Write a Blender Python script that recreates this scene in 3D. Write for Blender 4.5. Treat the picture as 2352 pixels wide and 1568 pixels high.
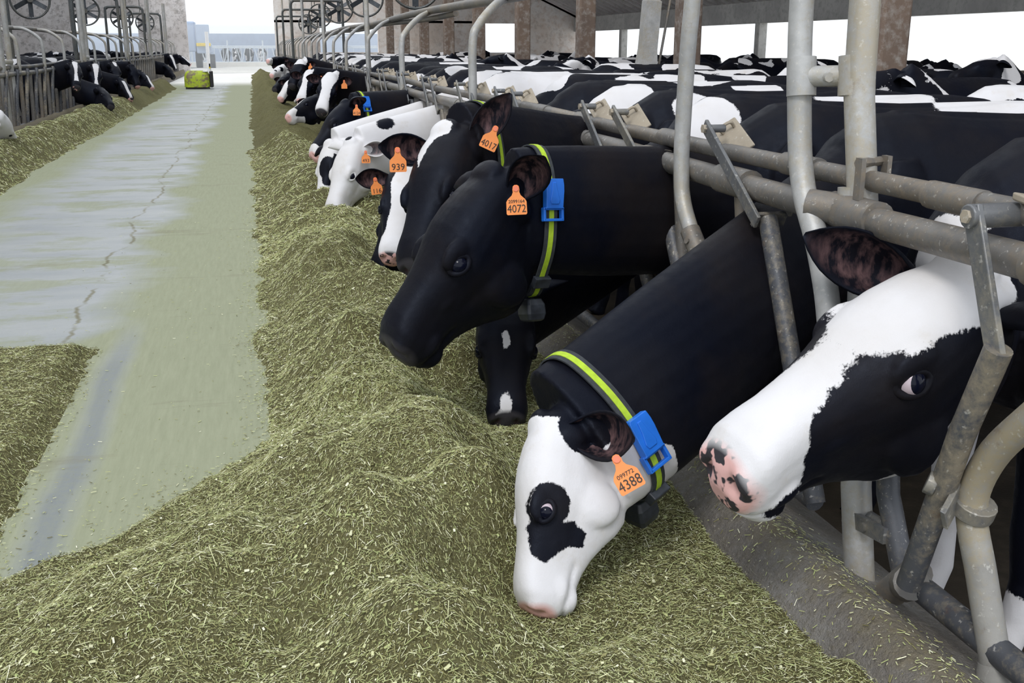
import bpy, math, random
import numpy as np
from mathutils import Vector, Matrix

for o in list(bpy.data.objects):
    bpy.data.objects.remove(o)
SC = bpy.context.scene
COL = SC.collection
random.seed(7)
RNG = np.random.default_rng(11)

# ------------------------------------------------------------------ camera, sky, exposure
FPX, CAMH = 2400.0, 1.30
TH = math.atan(676 / FPX)                       # pitch down
PS = math.atan(606 * math.cos(TH) / FPX)        # yaw to the right of the alley
CF = np.array([math.sin(PS) * math.cos(TH), math.cos(PS) * math.cos(TH), -math.sin(TH)])
CR = np.array([math.cos(PS), -math.sin(PS), 0.0])
CU = np.cross(CR, CF)
CAM = np.array([0.0, 0.0, CAMH])
cd = bpy.data.cameras.new('camera')
cam = bpy.data.objects.new('camera', cd)
COL.objects.link(cam)
cd.sensor_width = 36.0
cd.lens = FPX / 2352 * 36.0
cd.clip_start, cd.clip_end = 0.05, 400
m = Matrix.Identity(4)
for i in range(3):
    m[i][0], m[i][1], m[i][2], m[i][3] = CR[i], CU[i], -CF[i], CAM[i]
cam.matrix_world = m
SC.camera = cam

world = bpy.data.worlds.new('sky')
SC.world = world
world.use_nodes = True
bg = world.node_tree.nodes['Background']
bg.inputs[0].default_value = (0.90, 0.95, 1.0, 1)
bg.inputs[1].default_value = 1.4
SC.view_settings.view_transform = 'Standard'
SC.view_settings.look = 'None'
SC.view_settings.gamma = 1.0
SC.view_settings.use_curve_mapping = False
SC.view_settings.exposure = -0.08

def sun(name, rot, energy, angle, color):
    l = bpy.data.lights.new(name, 'SUN')
    l.energy, l.angle, l.color = energy, angle, color
    o = bpy.data.objects.new(name, l)
    o.rotation_euler = rot
    COL.objects.link(o)
    return o
# hazy daylight falling in through the roof gap left for it and the open end behind the photographer
sun('hazy_sun', (math.radians(40), 0, math.radians(-38)), 1.5, math.radians(18), (1.0, 0.98, 0.95))

# ------------------------------------------------------------------ helpers
def ray(px, py):
    return CF + CR * (px - 1176) / FPX - CU * (py - 784) / FPX
def atX(px, py, X):
    d = ray(px, py); return CAM + d * X / d[0]
def atY(px, py, Y):
    d = ray(px, py); return CAM + d * Y / d[1]
def atZ(px, py, Z):
    d = ray(px, py); return CAM + d * (Z - CAMH) / d[2]
def atD(px, py, D):
    d = ray(px, py); return CAM + d / np.linalg.norm(d) * D

def V(*a): return np.array(a, float)
def nrm(a):
    a = np.asarray(a, float); return a / (np.linalg.norm(a) + 1e-12)

def mesh_obj(name, verts, faces, mat=None, parent=None, smooth=True, loc=None, mats=None, mat_idx=None, attrs=None):
    verts = np.asarray(verts, float)
    if loc is not None: verts = verts - np.asarray(loc, float)
    me = bpy.data.meshes.new(name)
    me.from_pydata(verts.tolist() if len(verts) < 200000 else verts, [], faces if isinstance(faces, list) else faces.tolist())
    if mats:
        for mm in mats: me.materials.append(mm)
    elif mat: me.materials.append(mat)
    if mat_idx is not None:
        me.polygons.foreach_set('material_index', np.asarray(mat_idx, np.int32))
    if smooth: me.polygons.foreach_set('use_smooth', np.ones(len(me.polygons), bool))
    if attrs:
        for k, a in attrs.items():
            at = me.attributes.new(k, 'FLOAT', 'POINT')
            at.data.foreach_set('value', np.asarray(a, np.float32))
    me.update()
    o = bpy.data.objects.new(name, me)
    COL.objects.link(o)
    if loc is not None: o.location = Vector(loc)
    if parent is not None:
        o.parent = parent; o.location = Vector(loc if loc is not None else (0, 0, 0)) - world_loc(parent)
    return o
def world_loc(o):
    w = Vector((0, 0, 0))
    while o is not None: w = w + o.location; o = o.parent
    return w

class MB:
    """collects boxes, tubes and lofts for ONE mesh object"""
    def __init__(self): self.v, self.f, self.n = [], [], 0
    def add(self, v, f):
        v = np.asarray(v, float)
        self.v.append(v); self.f += [tuple(int(i) + self.n for i in q) for q in f]; self.n += len(v)
    def box(self, lo, hi):
        x0, y0, z0 = lo; x1, y1, z1 = hi
        self.add([(x0,y0,z0),(x1,y0,z0),(x1,y1,z0),(x0,y1,z0),(x0,y0,z1),(x1,y0,z1),(x1,y1,z1),(x0,y1,z1)],
                 [(0,3,2,1),(4,5,6,7),(0,1,5,4),(1,2,6,5),(2,3,7,6),(3,0,4,7)])
    def obox(self, c, ax, ay, az):
        """box with centre c and half-axis vectors"""
        c, ax, ay, az = map(lambda q: np.asarray(q, float), (c, ax, ay, az))
        s = [(-1,-1,-1),(1,-1,-1),(1,1,-1),(-1,1,-1),(-1,-1,1),(1,-1,1),(1,1,1),(-1,1,1)]
        self.add([c + ax*a + ay*b + az*d for a, b, d in s],
                 [(0,3,2,1),(4,5,6,7),(0,1,5,4),(1,2,6,5),(2,3,7,6),(3,0,4,7)])
    def tube(self, pts, r, n=12, caps=True):
        pts = np.asarray(pts, float); k = len(pts)
        rr = np.broadcast_to(np.asarray(r, float), (k,))
        T = np.gradient(pts, axis=0) if k > 2 else np.tile(pts[1] - pts[0], (2, 1))
        T = T / np.linalg.norm(T, axis=1)[:, None]
        up = V(0, 0, 1) if abs(T[0][2]) < 0.9 else V(1, 0, 0)
        A = nrm(np.cross(up, T[0])); vs = []
        for i in range(k):
            A = nrm(A - T[i] * (A @ T[i])); B = np.cross(T[i], A)
            a = np.linspace(0, 2*np.pi, n, endpoint=False)
            vs.append(pts[i] + rr[i] * (np.cos(a)[:, None] * A + np.sin(a)[:, None] * B))
        f = [(i*n + j, i*n + (j+1) % n, (i+1)*n + (j+1) % n, (i+1)*n + j) for i in range(k-1) for j in range(n)]
        if caps: f += [tuple(range(n))[::-1], tuple(range((k-1)*n, k*n))]
        self.add(np.vstack(vs), f)
    def loft(self, rings):
        n = len(rings[0]); k = len(rings)
        f = [(i*n + j, i*n + (j+1) % n, (i+1)*n + (j+1) % n, (i+1)*n + j) for i in range(k-1) for j in range(n)]
        f += [tuple(range(n))[::-1], tuple(range((k-1)*n, k*n))]
        self.add(np.vstack(rings), f)
    def ell(self, c, A, B, Cc, n=14, m=9):
        """ellipsoid with half-axis vectors A B C"""
        rings = []
        for i in range(1, m):
            p = math.pi * i / m
            a = np.linspace(0, 2*np.pi, n, endpoint=False)
            rings.append(np.asarray(c) + np.cos(a)[:, None]*np.asarray(A)*math.sin(p) + np.sin(a)[:, None]*np.asarray(B)*math.sin(p) - np.asarray(Cc)*math.cos(p))
        self.loft(rings)
    def build(self, name, mat, parent=None, smooth=True, loc=None, bevel=0, label=None):
        o = mesh_obj(name, np.vstack(self.v), self.f, mat, parent, smooth, loc)
        if bevel:
            b = o.modifiers.new('bevel', 'BEVEL'); b.width = bevel; b.segments = 2; b.limit_method = 'ANGLE'
        if smooth:
            o.data.set_sharp_from_angle(angle=math.radians(45))
        if label: o['label'] = label
        return o

def curve_pts(pts, n=24):
    """Catmull-Rom through the points"""
    P = np.asarray(pts, float); k = len(P)
    Q = np.vstack([2*P[0]-P[1], P, 2*P[-1]-P[-2]]); out = []
    per = max(2, n // (k-1))
    for i in range(k-1):
        p0, p1, p2, p3 = Q[i:i+4]
        for t in np.linspace(0, 1, per, endpoint=False):
            out.append(0.5*((2*p1)+(-p0+p2)*t+(2*p0-5*p1+4*p2-p3)*t*t+(-p0+3*p1-3*p2+p3)*t**3))
    out.append(P[-1]); return np.array(out)

def tag(o, label=None, cat=None, group=None, kind=None):
    if label: o['label'] = label
    if cat: o['category'] = cat
    if group: o['group'] = group
    if kind: o['kind'] = kind
    return o
def empty(name, loc, label=None, cat=None, group=None):
    o = bpy.data.objects.new(name, None); COL.objects.link(o)
    o.location = Vector(loc); o.empty_display_size = 0.1
    return tag(o, label, cat, group)
def copy_tree(o, parent=None):
    c = o.copy(); COL.objects.link(c)
    if parent is not None: c.parent = parent
    for ch in o.children: copy_tree(ch, c)
    return c

def vnoise(x, y, seed=0):
    """smooth 2-D value noise in 0..1"""
    xi, yi = np.floor(x).astype(int), np.floor(y).astype(int)
    fx, fy = x - xi, y - yi
    fx, fy = fx*fx*(3-2*fx), fy*fy*(3-2*fy)
    def h(a, b):
        n = (a * 374761393 + b * 668265263 + seed * 144665) & 0x7fffffff
        n = ((n ^ (n >> 13)) * 1274126177) & 0x7fffffff
        return ((n ^ (n >> 16)) & 0xffff) / 65535.0
    return (h(xi, yi)*(1-fx)+h(xi+1, yi)*fx)*(1-fy) + (h(xi, yi+1)*(1-fx)+h(xi+1, yi+1)*fx)*fy
def fbm(x, y, seed=0, oct=4):
    s, a, t = 0, 1.0, 0
    for i in range(oct):
        s = s + a * vnoise(x * 2**i, y * 2**i, seed + i); t += a; a *= 0.5
    return s / t
def sstep(a, b, x):
    t = np.clip((x - a) / (b - a), 0, 1); return t*t*(3-2*t)

# ------------------------------------------------------------------ materials
class NT:
    def __init__(self, name):
        self.m = bpy.data.materials.new(name); self.m.use_nodes = True
        self.t = self.m.node_tree; self.b = self.t.nodes['Principled BSDF']; self.tc = None
    def n(self, typ, **kw):
        nd = self.t.nodes.new(typ)
        for k, v in kw.items():
            if k in ('operation', 'blend_type', 'data_type', 'attribute_name', 'clamp', 'noise_dimensions', 'feature', 'wave_type', 'bands_direction', 'interpolation_type'): setattr(nd, k, v)
            else: self.set(nd.inputs[int(k[1:]) if k[0] == 'i' and k[1:].isdigit() else k], v)
        return nd
    def set(self, inp, v):
        if isinstance(v, bpy.types.NodeSocket): self.t.links.new(v, inp)
        elif isinstance(v, bpy.types.Node): self.t.links.new(v.outputs[0], inp)
        else: inp.default_value = v
    def coord(self, which='Object'):
        if self.tc is None: self.tc = self.t.nodes.new('ShaderNodeTexCoord')
        return self.tc.outputs[which]
    def noise(self, scale, detail=3, rough=0.55, vec=None, dist=0.0):
        nd = self.n('ShaderNodeTexNoise', Scale=scale, Detail=detail, Roughness=rough, Distortion=dist)
        self.set(nd.inputs['Vector'], vec if vec is not None else self.coord()); return nd.outputs[0]
    def math(self, op, a, b=0.0, c=None):
        nd = self.n('ShaderNodeMath', operation=op, i0=a, i1=b)
        if c is not None: self.set(nd.inputs[2], c)
        return nd.outputs[0]
    def rng(self, v, a, b, c=0.0, d=1.0):
        return self.n('ShaderNodeMapRange', i0=v, i1=a, i2=b, i3=c, i4=d).outputs[0]
    def mix(self, f, a, b, blend='MIX'):
        nd = self.n('ShaderNodeMix', data_type='RGBA', blend_type=blend)
        self.set(nd.inputs['Factor'], f)
        for k, v in ((6, a), (7, b)):
            self.set(nd.inputs[k], (*v, 1) if isinstance(v, tuple) and len(v) == 3 else v)
        return nd.outputs[2]
    def attr(self, name):
        return self.n('ShaderNodeAttribute', attribute_name=name).outputs['Fac']
    def mapping(self, scale, vec=None):
        nd = self.n('ShaderNodeMapping'); nd.inputs['Scale'].default_value = scale
        self.set(nd.inputs['Vector'], vec if vec is not None else self.coord()); return nd.outputs[0]
    def bump(self, h, strength=0.3, dist=0.01):
        nd = self.n('ShaderNodeBump', Strength=strength, Distance=dist, Height=h)
        self.t.links.new(nd.outputs[0], self.b.inputs['Normal'])
    def out(self, color, rough=0.6, metal=0.0, spec=0.5, **kw):
        self.set(self.b.inputs['Base Color'], (*color, 1) if isinstance(color, tuple) and len(color) == 3 else color)
        self.set(self.b.inputs['Roughness'], rough); self.set(self.b.inputs['Metallic'], metal)
        self.set(self.b.inputs['Specular IOR Level'], spec)
        for k, v in kw.items(): self.set(self.b.inputs[k.replace('_', ' ')], v)
        return self.m

def plain(name, col, rough=0.5, metal=0.0, var=0.25, scale=14, spec=0.5):
    t = NT(name); n = t.noise(scale, 4)
    c = t.mix(t.rng(n, 0.3, 0.7), tuple(x*(1-var) for x in col), tuple(min(1, x*(1+var)) for x in col))
    return t.out(c, rough, metal, spec)

def coat_mat(name, generic=False):
    t = NT(name)
    if generic:
        oi = t.n('ShaderNodeObjectInfo')
        off = t.n('ShaderNodeCombineXYZ', i0=t.math('MULTIPLY', oi.outputs['Random'], 37.0), i1=t.math('MULTIPLY', oi.outputs['Random'], 91.0)).outputs[0]
        vec = t.n('ShaderNodeVectorMath', operation='ADD', i0=t.coord(), i1=off).outputs[0]
        big = t.noise(2.3, 1.5, 0.4, vec)
        s = t.math('SUBTRACT', big, t.rng(oi.outputs['Random'], 0, 1, 0.36, 0.52))
        s = t.math('MULTIPLY', s, 0.8)
        patch = t.math('ADD', s, t.math('MULTIPLY', t.math('SUBTRACT', t.noise(45, 2, 0.6, vec), 0.5), 0.03))
    else:
        s = t.attr('patch')
        e = t.math('MULTIPLY', t.math('SUBTRACT', t.noise(38, 3, 0.7), 0.5), 0.020)
        st = t.noise(230, 2, 0.6, t.mapping((1, 1, 0.25)))
        e2 = t.math('MULTIPLY', t.math('SUBTRACT', st, 0.5), 0.010)
        patch = t.math('ADD', s, t.math('ADD', e, e2))
    f = t.rng(patch, -0.002, 0.002)
    blotch = t.noise(3.0, 4)
    white = t.mix(t.rng(blotch, 0.45, 0.75), (0.72, 0.71, 0.735), (0.64, 0.615, 0.61))
    white = t.mix(t.math('MULTIPLY', t.rng(t.noise(9, 5, 0.7), 0.56, 0.8), 0.35), white, (0.52, 0.44, 0.33))
    black = t.mix(t.rng(blotch, 0.35, 0.7), (0.0035, 0.0042, 0.009), (0.009, 0.0085, 0.011))
    black = t.mix(t.math('MULTIPLY', t.rng(t.noise(2.5, 4, 0.6), 0.48, 0.75), 0.45), black, (0.024, 0.017, 0.012))
    c = t.mix(f, white, black)
    if not generic:
        muz, mk, inn, nos = t.attr('muz'), t.attr('muzk'), t.attr('inner'), t.attr('nos')
        spots = t.rng(t.math('ADD', t.noise(26, 2, 0.5), t.math('MULTIPLY', t.math('SUBTRACT', mk, 0.5), 0.9)), 0.52, 0.56)
        skin = t.mix(spots, (0.78, 0.47, 0.45), (0.045, 0.042, 0.048))
        c = t.mix(t.rng(muz, 0.25, 0.6), c, skin)
        c = t.mix(nos, c, (0.06, 0.015, 0.018))
        hair = t.noise(26, 4, 0.6, t.mapping((1.4, 1.4, 0.5)))
        ic = t.mix(t.rng(hair, 0.42, 0.72), (0.010, 0.009, 0.013), (0.20, 0.115, 0.115))
        c = t.mix(t.math('MULTIPLY', inn, 0.9), c, ic)
    fur = t.noise(420, 2, 0.6, t.mapping((1, 1, 0.3)))
    t.bump(t.math('ADD', t.math('MULTIPLY', fur, 0.6), t.noise(60, 3)), 0.16, 0.006)
    rough = t.rng(t.noise(30, 3), 0.3, 0.7, 0.42, 0.56)
    return t.out(c, rough, 0, t.rng(f, 0, 1, 0.2, 0.13), Sheen_Weight=0.008, Sheen_Roughness=0.35, Sheen_Tint=(0.3, 0.45, 1.0, 1), Specular_Tint=(0.62, 0.74, 1.0, 1))

M = {}
M['coat'] = coat_mat('cow_coat')
M['coat_any'] = coat_mat('herd_coat', True)

def pipe_mat(name, base, dirt, rust=0.25, rough=0.5):
    t = NT(name)
    a = t.noise(7, 6, 0.65); b = t.noise(40, 4, 0.7); c3 = t.noise(2.2, 3)
    c = t.mix(t.rng(a, 0.35, 0.65), base, tuple(x*0.72 for x in base))
    c = t.mix(t.rng(t.math('ADD', t.math('MULTIPLY', c3, 0.6), t.math('MULTIPLY', b, 0.4)), 0.48, 0.62), c, dirt)
    c = t.mix(t.math('MULTIPLY', t.rng(t.noise(16, 5, 0.75), 0.6, 0.72), rust), c, (0.13, 0.065, 0.035))
    c = t.mix(t.math('MULTIPLY', t.rng(t.noise(70, 3, 0.6), 0.62, 0.7), 0.5), c, (0.62, 0.6, 0.56))
    t.bump(t.math('ADD', b, t.math('MULTIPLY', a, 0.5)), 0.25, 0.004)
    return t.out(c, rough, 0.25, 0.4)
M['galv'] = pipe_mat('weathered_galvanised_pipe', (0.50, 0.50, 0.50), (0.40, 0.36, 0.29))
M['mudpipe'] = pipe_mat('mud_spattered_pipe', (0.36, 0.35, 0.33), (0.36, 0.31, 0.22), 0.4, 0.65)
M['pipe'] = pipe_mat('muddy_rail_pipe', (0.20, 0.19, 0.18), (0.24, 0.20, 0.155))
M['darkpipe'] = pipe_mat('dark_worn_pipe', (0.10, 0.105, 0.12), (0.27, 0.235, 0.18), 0.5)
M['flat'] = pipe_mat('flat_steel_arm', (0.17, 0.175, 0.185), (0.27, 0.25, 0.21), 0.2, 0.4)
M['paddle'] = pipe_mat('dusty_steel_plate', (0.46, 0.40, 0.32), (0.40, 0.345, 0.27), 0.1, 0.75)
M['fan'] = pipe_mat('dusty_fan_metal', (0.10, 0.11, 0.115), (0.15, 0.14, 0.12), 0.3)
M['fanblade'] = plain('dusty_fan_blade', (0.085, 0.095, 0.11), 0.5, 0.1)

def concrete(name, c0, c1, c2, scale=1.0, rough=0.85, spots=0.0):
    t = NT(name)
    a = t.noise(0.9*scale, 6, 0.6); b = t.noise(7*scale, 6, 0.7); c = t.noise(60*scale, 3, 0.7)
    col = t.mix(t.rng(a, 0.38, 0.62), c0, c1)
    col = t.mix(t.rng(b, 0.48, 0.72), col, c2)
    if spots:
        col = t.mix(t.math('MULTIPLY', t.rng(t.noise(5.5*scale, 7, 0.8), 0.52, 0.6), spots), col, tuple(x*0.45 for x in c2))
    col = t.mix(t.math('MULTIPLY', t.rng(c, 0.6, 0.75), 0.4), col, tuple(x*0.5 for x in c0))
    t.bump(t.math('ADD', b, t.math('MULTIPLY', c, 0.4)), 0.35, 0.01)
    return t.out(col, rough, 0, 0.3)
M['wall_l'] = concrete('speckled_lime_plaster', (0.78, 0.75, 0.75), (0.62, 0.58, 0.57), (0.46, 0.42, 0.40), 0.6, spots=0.55)
M['wall_r'] = concrete('stained_lime_plaster', (0.88, 0.85, 0.83), (0.74, 0.64, 0.57), (0.66, 0.53, 0.45), 0.45, spots=0.3)
M['pillar'] = concrete('brown_concrete_pillar', (0.22, 0.16, 0.125), (0.16, 0.12, 0.10), (0.40, 0.37, 0.34), 1.2)
M['beam'] = concrete('grey_concrete_beam', (0.55, 0.54, 0.52), (0.42, 0.41, 0.40), (0.33, 0.33, 0.31), 0.8)
M['roof'] = concrete('roof_plank_concrete', (0.72, 0.70, 0.69), (0.6, 0.58, 0.58), (0.46, 0.43, 0.43), 0.5)
M['penfloor'] = concrete('manure_floor', (0.045, 0.036, 0.026), (0.03, 0.024, 0.018), (0.07, 0.055, 0.04), 1.5, 0.6)
M['yard'] = concrete('bright_yard_concrete', (0.75, 0.74, 0.70), (0.68, 0.67, 0.64), (0.6, 0.6, 0.58), 0.3)

def kerb_mat():
    t = NT('worn_kerb_concrete')
    a = t.noise(3.2, 6, 0.65); b = t.noise(45, 5, 0.75); s = t.noise(160, 3, 0.7, t.mapping((1, 0.35, 1)))
    col = t.mix(t.rng(a, 0.4, 0.62), (0.27, 0.258, 0.245), (0.16, 0.142, 0.128))
    col = t.mix(t.rng(b, 0.45, 0.7), col, (0.195, 0.175, 0.14))
    col = t.mix(t.math('MULTIPLY', t.rng(s, 0.6, 0.7), 0.6), col, (0.5, 0.47, 0.40))
    z = t.n('ShaderNodeSeparateXYZ', i0=t.coord()).outputs[2]
    m_ = t.math('ADD', z, t.math('MULTIPLY', t.noise(14, 5, 0.7), 0.16))
    col = t.mix(t.math('MULTIPLY', t.rng(m_, 0.15, 0.22), 0.8), col, t.mix(t.noise(90, 3), (0.13, 0.105, 0.06), (0.27, 0.23, 0.14)))
    t.bump(t.math('ADD', b, t.math('MULTIPLY', a, 1.6)), 0.9, 0.02)
    return t.out(col, 0.8, 0, 0.35)
M['kerb'] = kerb_mat()

def road_mat():
    t = NT('dusty_feed_alley_concrete')
    xyz = t.n('ShaderNodeSeparateXYZ', i0=t.coord('Object'))
    x, y = xyz.outputs[0], xyz.outputs[1]
    wob = t.math('MULTIPLY', t.math('SUBTRACT', t.noise(0.9, 4, 0.6), 0.5), 0.9)
    streak = t.noise(2.2, 6, 0.7, t.mapping((0.5, 1.6, 1)))
    fine = t.noise(38, 5, 0.75); sw = t.noise(16, 4, 0.7, t.mapping((3.2, 0.25, 1)))
    wob = wob
    tr0 = t.math('ABSOLUTE', t.math('ADD', x, t.math('ADD', 0.63, t.math('MULTIPLY', wob, 0.16))))
    trk = t.math('MULTIPLY', t.rng(tr0, 0.02, 0.075, 0.9, 0.0), t.rng(y, 5.2, 4.5))
    conc = t.mix(t.rng(streak, 0.35, 0.68), (0.29, 0.31, 0.325), (0.37, 0.385, 0.385))
    conc = t.mix(trk, conc, (0.17, 0.19, 0.22))
    dust = t.mix(t.rng(sw, 0.3, 0.7), (0.275, 0.293, 0.195), (0.325, 0.342, 0.235))
    xs = t.math('ADD', x, wob)
    right = t.rng(t.math('ADD', xs, t.rng(y, 5.3, 4.6, 0.0, 0.5)), -0.85, -0.62); left = t.rng(xs, -1.75, -2.15)
    d = t.math('MAXIMUM', right, left)
    d = t.math('MAXIMUM', d, t.math('MULTIPLY', t.rng(t.noise(1.3, 6, 0.72, t.mapping((0.7, 1.5, 1))), 0.5, 0.6), 0.75))
    # bare rubbed wheel track next to the loose heap
    tr = t.math('ABSOLUTE', t.math('ADD', x, t.math('ADD', 0.63, t.math('MULTIPLY', wob, 0.16))))
    trm = t.math('MULTIPLY', t.rng(tr, 0.02, 0.085, 1.0, 0.0), t.rng(y, 5.4, 4.7))
    d = t.math('SUBTRACT', d, t.math('MULTIPLY', trm, t.rng(fine, 0.3, 0.6, 0.9, 0.6)))
    col = t.mix(t.n('ShaderNodeClamp', i0=d).outputs[0], conc, dust)
    pale = t.rng(t.math('ADD', y, t.math('MULTIPLY', wob, 2.0)), 38.5, 43.0)  # sunlit glow by the far door, painted into the floor colour
    # loose crumbs of feed and dark damp marks
    cr = t.rng(t.noise(75, 3, 0.7), 0.66, 0.7)
    col = t.mix(t.math('MULTIPLY', cr, 0.35), col, (0.20, 0.19, 0.09))
    mk = t.rng(t.noise(1.1, 7, 0.75, t.mapping((0.45, 1.8, 1))), 0.585, 0.66)
    col = t.mix(t.math('MULTIPLY', mk, 0.45), col, (0.20, 0.19, 0.13))
    # long meandering crack
    cw = t.math('ADD', x, t.math('ADD', 0.92, t.math('MULTIPLY', t.math('SUBTRACT', t.noise(0.55, 5, 0.65, t.mapping((0, 1, 0))), 0.5), 0.55)))
    ck = t.rng(t.math('ABSOLUTE', cw), 0.004, 0.016, 1.0, 0.0)
    col = t.mix(t.math('MULTIPLY', ck, t.rng(t.noise(3, 3), 0.4, 0.55)), col, (0.17, 0.16, 0.10))
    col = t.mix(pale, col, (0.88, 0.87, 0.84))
    t.bump(t.math('ADD', fine, t.math('MULTIPLY', sw, 0.6)), 0.22, 0.006)
    return t.out(col, t.rng(d, 0, 1, 0.42, 0.85), 0, 0.4)
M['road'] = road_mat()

def silage_mat(name, strands):
    t = NT(name)
    if strands:
        k = t.attr('tint')
        r = t.n('ShaderNodeValToRGB', i0=k)
        e = r.color_ramp.elements
        e[0].position, e[0].color = 0.0, (0.07, 0.062, 0.02, 1)
        e[1].position, e[1].color = 1.0, (0.86, 0.85, 0.70, 1)
        for p, c in ((0.22, (0.17, 0.155, 0.06)), (0.45, (0.34, 0.33, 0.15)), (0.62, (0.37, 0.42, 0.18)), (0.8, (0.56, 0.56, 0.33))):
            el = e.new(p); el.color = (*c, 1)
        return t.out(t.mix(1.0, r.outputs[0], (1.14, 1.14, 1.14), 'MULTIPLY'), 0.6, 0, 0.3)
    a = t.noise(2.4, 5, 0.6); b = t.noise(55, 5, 0.75); c = t.noise(140, 3, 0.7, t.mapping((1, 2.2, 1)))
    d = t.noise(120, 3, 0.7, t.mapping((2.4, 1, 1.4)))
    col = t.mix(t.rng(a, 0.35, 0.65), (0.22, 0.205, 0.085), (0.29, 0.28, 0.13))
    col = t.mix(t.rng(b, 0.4, 0.65), col, (0.11, 0.095, 0.035))
    col = t.mix(t.math('MULTIPLY', t.rng(c, 0.56, 0.64), 0.8), col, (0.46, 0.45, 0.26))
    col = t.mix(t.math('MULTIPLY', t.rng(d, 0.58, 0.66), 0.8), col, (0.42, 0.38, 0.22))
    t.bump(t.math('ADD', b, t.math('ADD', c, d)), 0.9, 0.02)
    return t.out(col, 0.9, 0, 0.2)
M['silage'] = silage_mat('chopped_silage', False)
M['straw'] = silage_mat('silage_strands', True)

M['tag'] = plain('orange_tag_plastic', (0.90, 0.29, 0.075), 0.5, 0, 0.08)
M['ink'] = plain('dark_tag_ink', (0.035, 0.025, 0.02), 0.6, 0, 0.05)
M['pin'] = plain('tag_button', (0.85, 0.22, 0.12), 0.4, 0, 0.08)
M['strap'] = plain('dark_grey_webbing', (0.035, 0.04, 0.045), 0.8, 0, 0.3, 60)
M['lime'] = plain('lime_yellow_webbing', (0.42, 0.60, 0.03), 0.7, 0, 0.12, 60)
M['blue'] = plain('blue_plastic', (0.02, 0.17, 0.72), 0.35, 0, 0.15)
M['box'] = plain('worn_black_plastic', (0.03, 0.035, 0.045), 0.45, 0, 0.5, 30)
M['iris'] = plain('dark_eye', (0.004, 0.005, 0.014), 0.10, 0, 0.1, spec=0.22)
M['sclera'] = plain('eye_white', (0.52, 0.43, 0.48), 0.12, 0, 0.1)
M['tongue'] = plain('pink_grey_tongue', (0.42, 0.26, 0.32), 0.35, 0, 0.15)
M['nostril'] = plain('nostril_hollow', (0.10, 0.03, 0.035), 0.5, 0, 0.2)
M['green'] = None
def robot_mat():
    t = NT('dirty_lime_green_shell')
    a = t.noise(5.5, 5, 0.65)
    col = t.mix(t.rng(a, 0.48, 0.58), (0.40, 0.50, 0.03), (0.20, 0.16, 0.09))
    return t.out(col, 0.5, 0, 0.4)
M['green'] = robot_mat()
M['rubber'] = plain('black_rubber', (0.02, 0.02, 0.022), 0.7)
M['white_paint'] = plain('white_paint', (0.8, 0.8, 0.8), 0.5, 0, 0.05)
M['bluefence'] = plain('pale_galvanised_fence', (0.62, 0.68, 0.74), 0.45, 0.1, 0.1)
M['bluepanel'] = plain('blue_grey_sheet', (0.38, 0.46, 0.60), 0.6, 0, 0.08, 2)
M['yellow'] = plain('yellow_paint', (0.75, 0.55, 0.03), 0.5)

def veil_mat():
    t = NT('glare_veil'); t.t.nodes.remove(t.b)  # scattering volume added to imitate lens glare over the view outdoors
    v = t.n('ShaderNodeVolumeScatter', Density=0.05); v.inputs['Color'].default_value = (0.93, 0.96, 1.0, 1)
    t.t.links.new(v.outputs[0], t.t.nodes['Material Output'].inputs['Volume']); return t.m
M['veil'] = veil_mat()

Q, QUICK = 1.0, False   # strand density, coarse draft meshes

# ------------------------------------------------------------------ the setting
def struct(name, mb, mat, smooth=False, bevel=0, label=None):
    o = mb.build(name, mat, None, smooth, None, bevel); o['kind'] = 'structure'
    if label: o['label'] = label
    return o
XF, XL = 1.42, -3.25            # planes of the two feed fences
PENZ = -0.22                    # the cows stand a little lower than the feed alley
YF = 54.0                       # gable wall at the far end
b = MB(); b.box((-2.75, -3, -0.3), (1.20, 57, 0.0)); b.box((-3.1, -3, -0.3), (-2.75, 57, 0.0))
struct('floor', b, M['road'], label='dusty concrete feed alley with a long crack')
b = MB(); b.box((1.30, -3, -0.6), (17, YF, PENZ)); struct('floor_pen', b, M['penfloor'])
b = MB(); b.box((-18, -3, -0.6), (-3.35, YF, PENZ)); struct('floor_pen_left', b, M['penfloor'])
b = MB(); b.box((-60, 57, -0.5), (70, 140, -0.02)); b.box((17.2, -30, -0.5), (70, 57, -0.1)); struct('ground', b, M['yard'])

# worn kerb under the right-hand fence: a rounded concrete curb with a sloping face
def kerb(name, xf, sgn, y0, y1, step, zt, mat):
    ys = np.arange(y0, y1, step); prof = [(-0.31, -0.3), (-0.30, -0.02), (-0.265, 0.04), (-0.225, 0.085), (-0.185, 0.108), (-0.13, 0.098), (-0.06, 0.05), (0.03, 0.01), (0.13, -0.03), (0.14, -0.4)]
    v = []
    for y in ys:
        for i, (dx, z) in enumerate(prof):
            k = (fbm(np.array(y*1.7), np.array(i*0.9), 5) - 0.5) * (0.05 if 0 < i < 8 else 0)
            v.append((xf + sgn*(dx + k), y, z*zt + (fbm(np.array(y*2.3), np.array(i*1.3), 9) - 0.5)*(0.05 if 2 < i < 8 else 0)))
    n = len(prof); f = []
    for a in range(len(ys)-1):
        for i in range(n):
            q = (a*n+i, a*n+(i+1) % n, (a+1)*n+(i+1) % n, (a+1)*n+i)
            f.append(q if sgn < 0 else q[::-1])
    f += [tuple(range(n)), tuple(range((len(ys)-1)*n, len(ys)*n))[::-1]]
    o = mesh_obj(name, v, f, mat); o['kind'] = 'structure'
    return o
kerb('kerb_right', XF, 1, 0.4, 53.9, 0.09, 1.0, M['kerb'])
kerb('kerb_left', XL, -1, 3, 53.9, 0.3, 2.6, M['kerb'])

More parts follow.
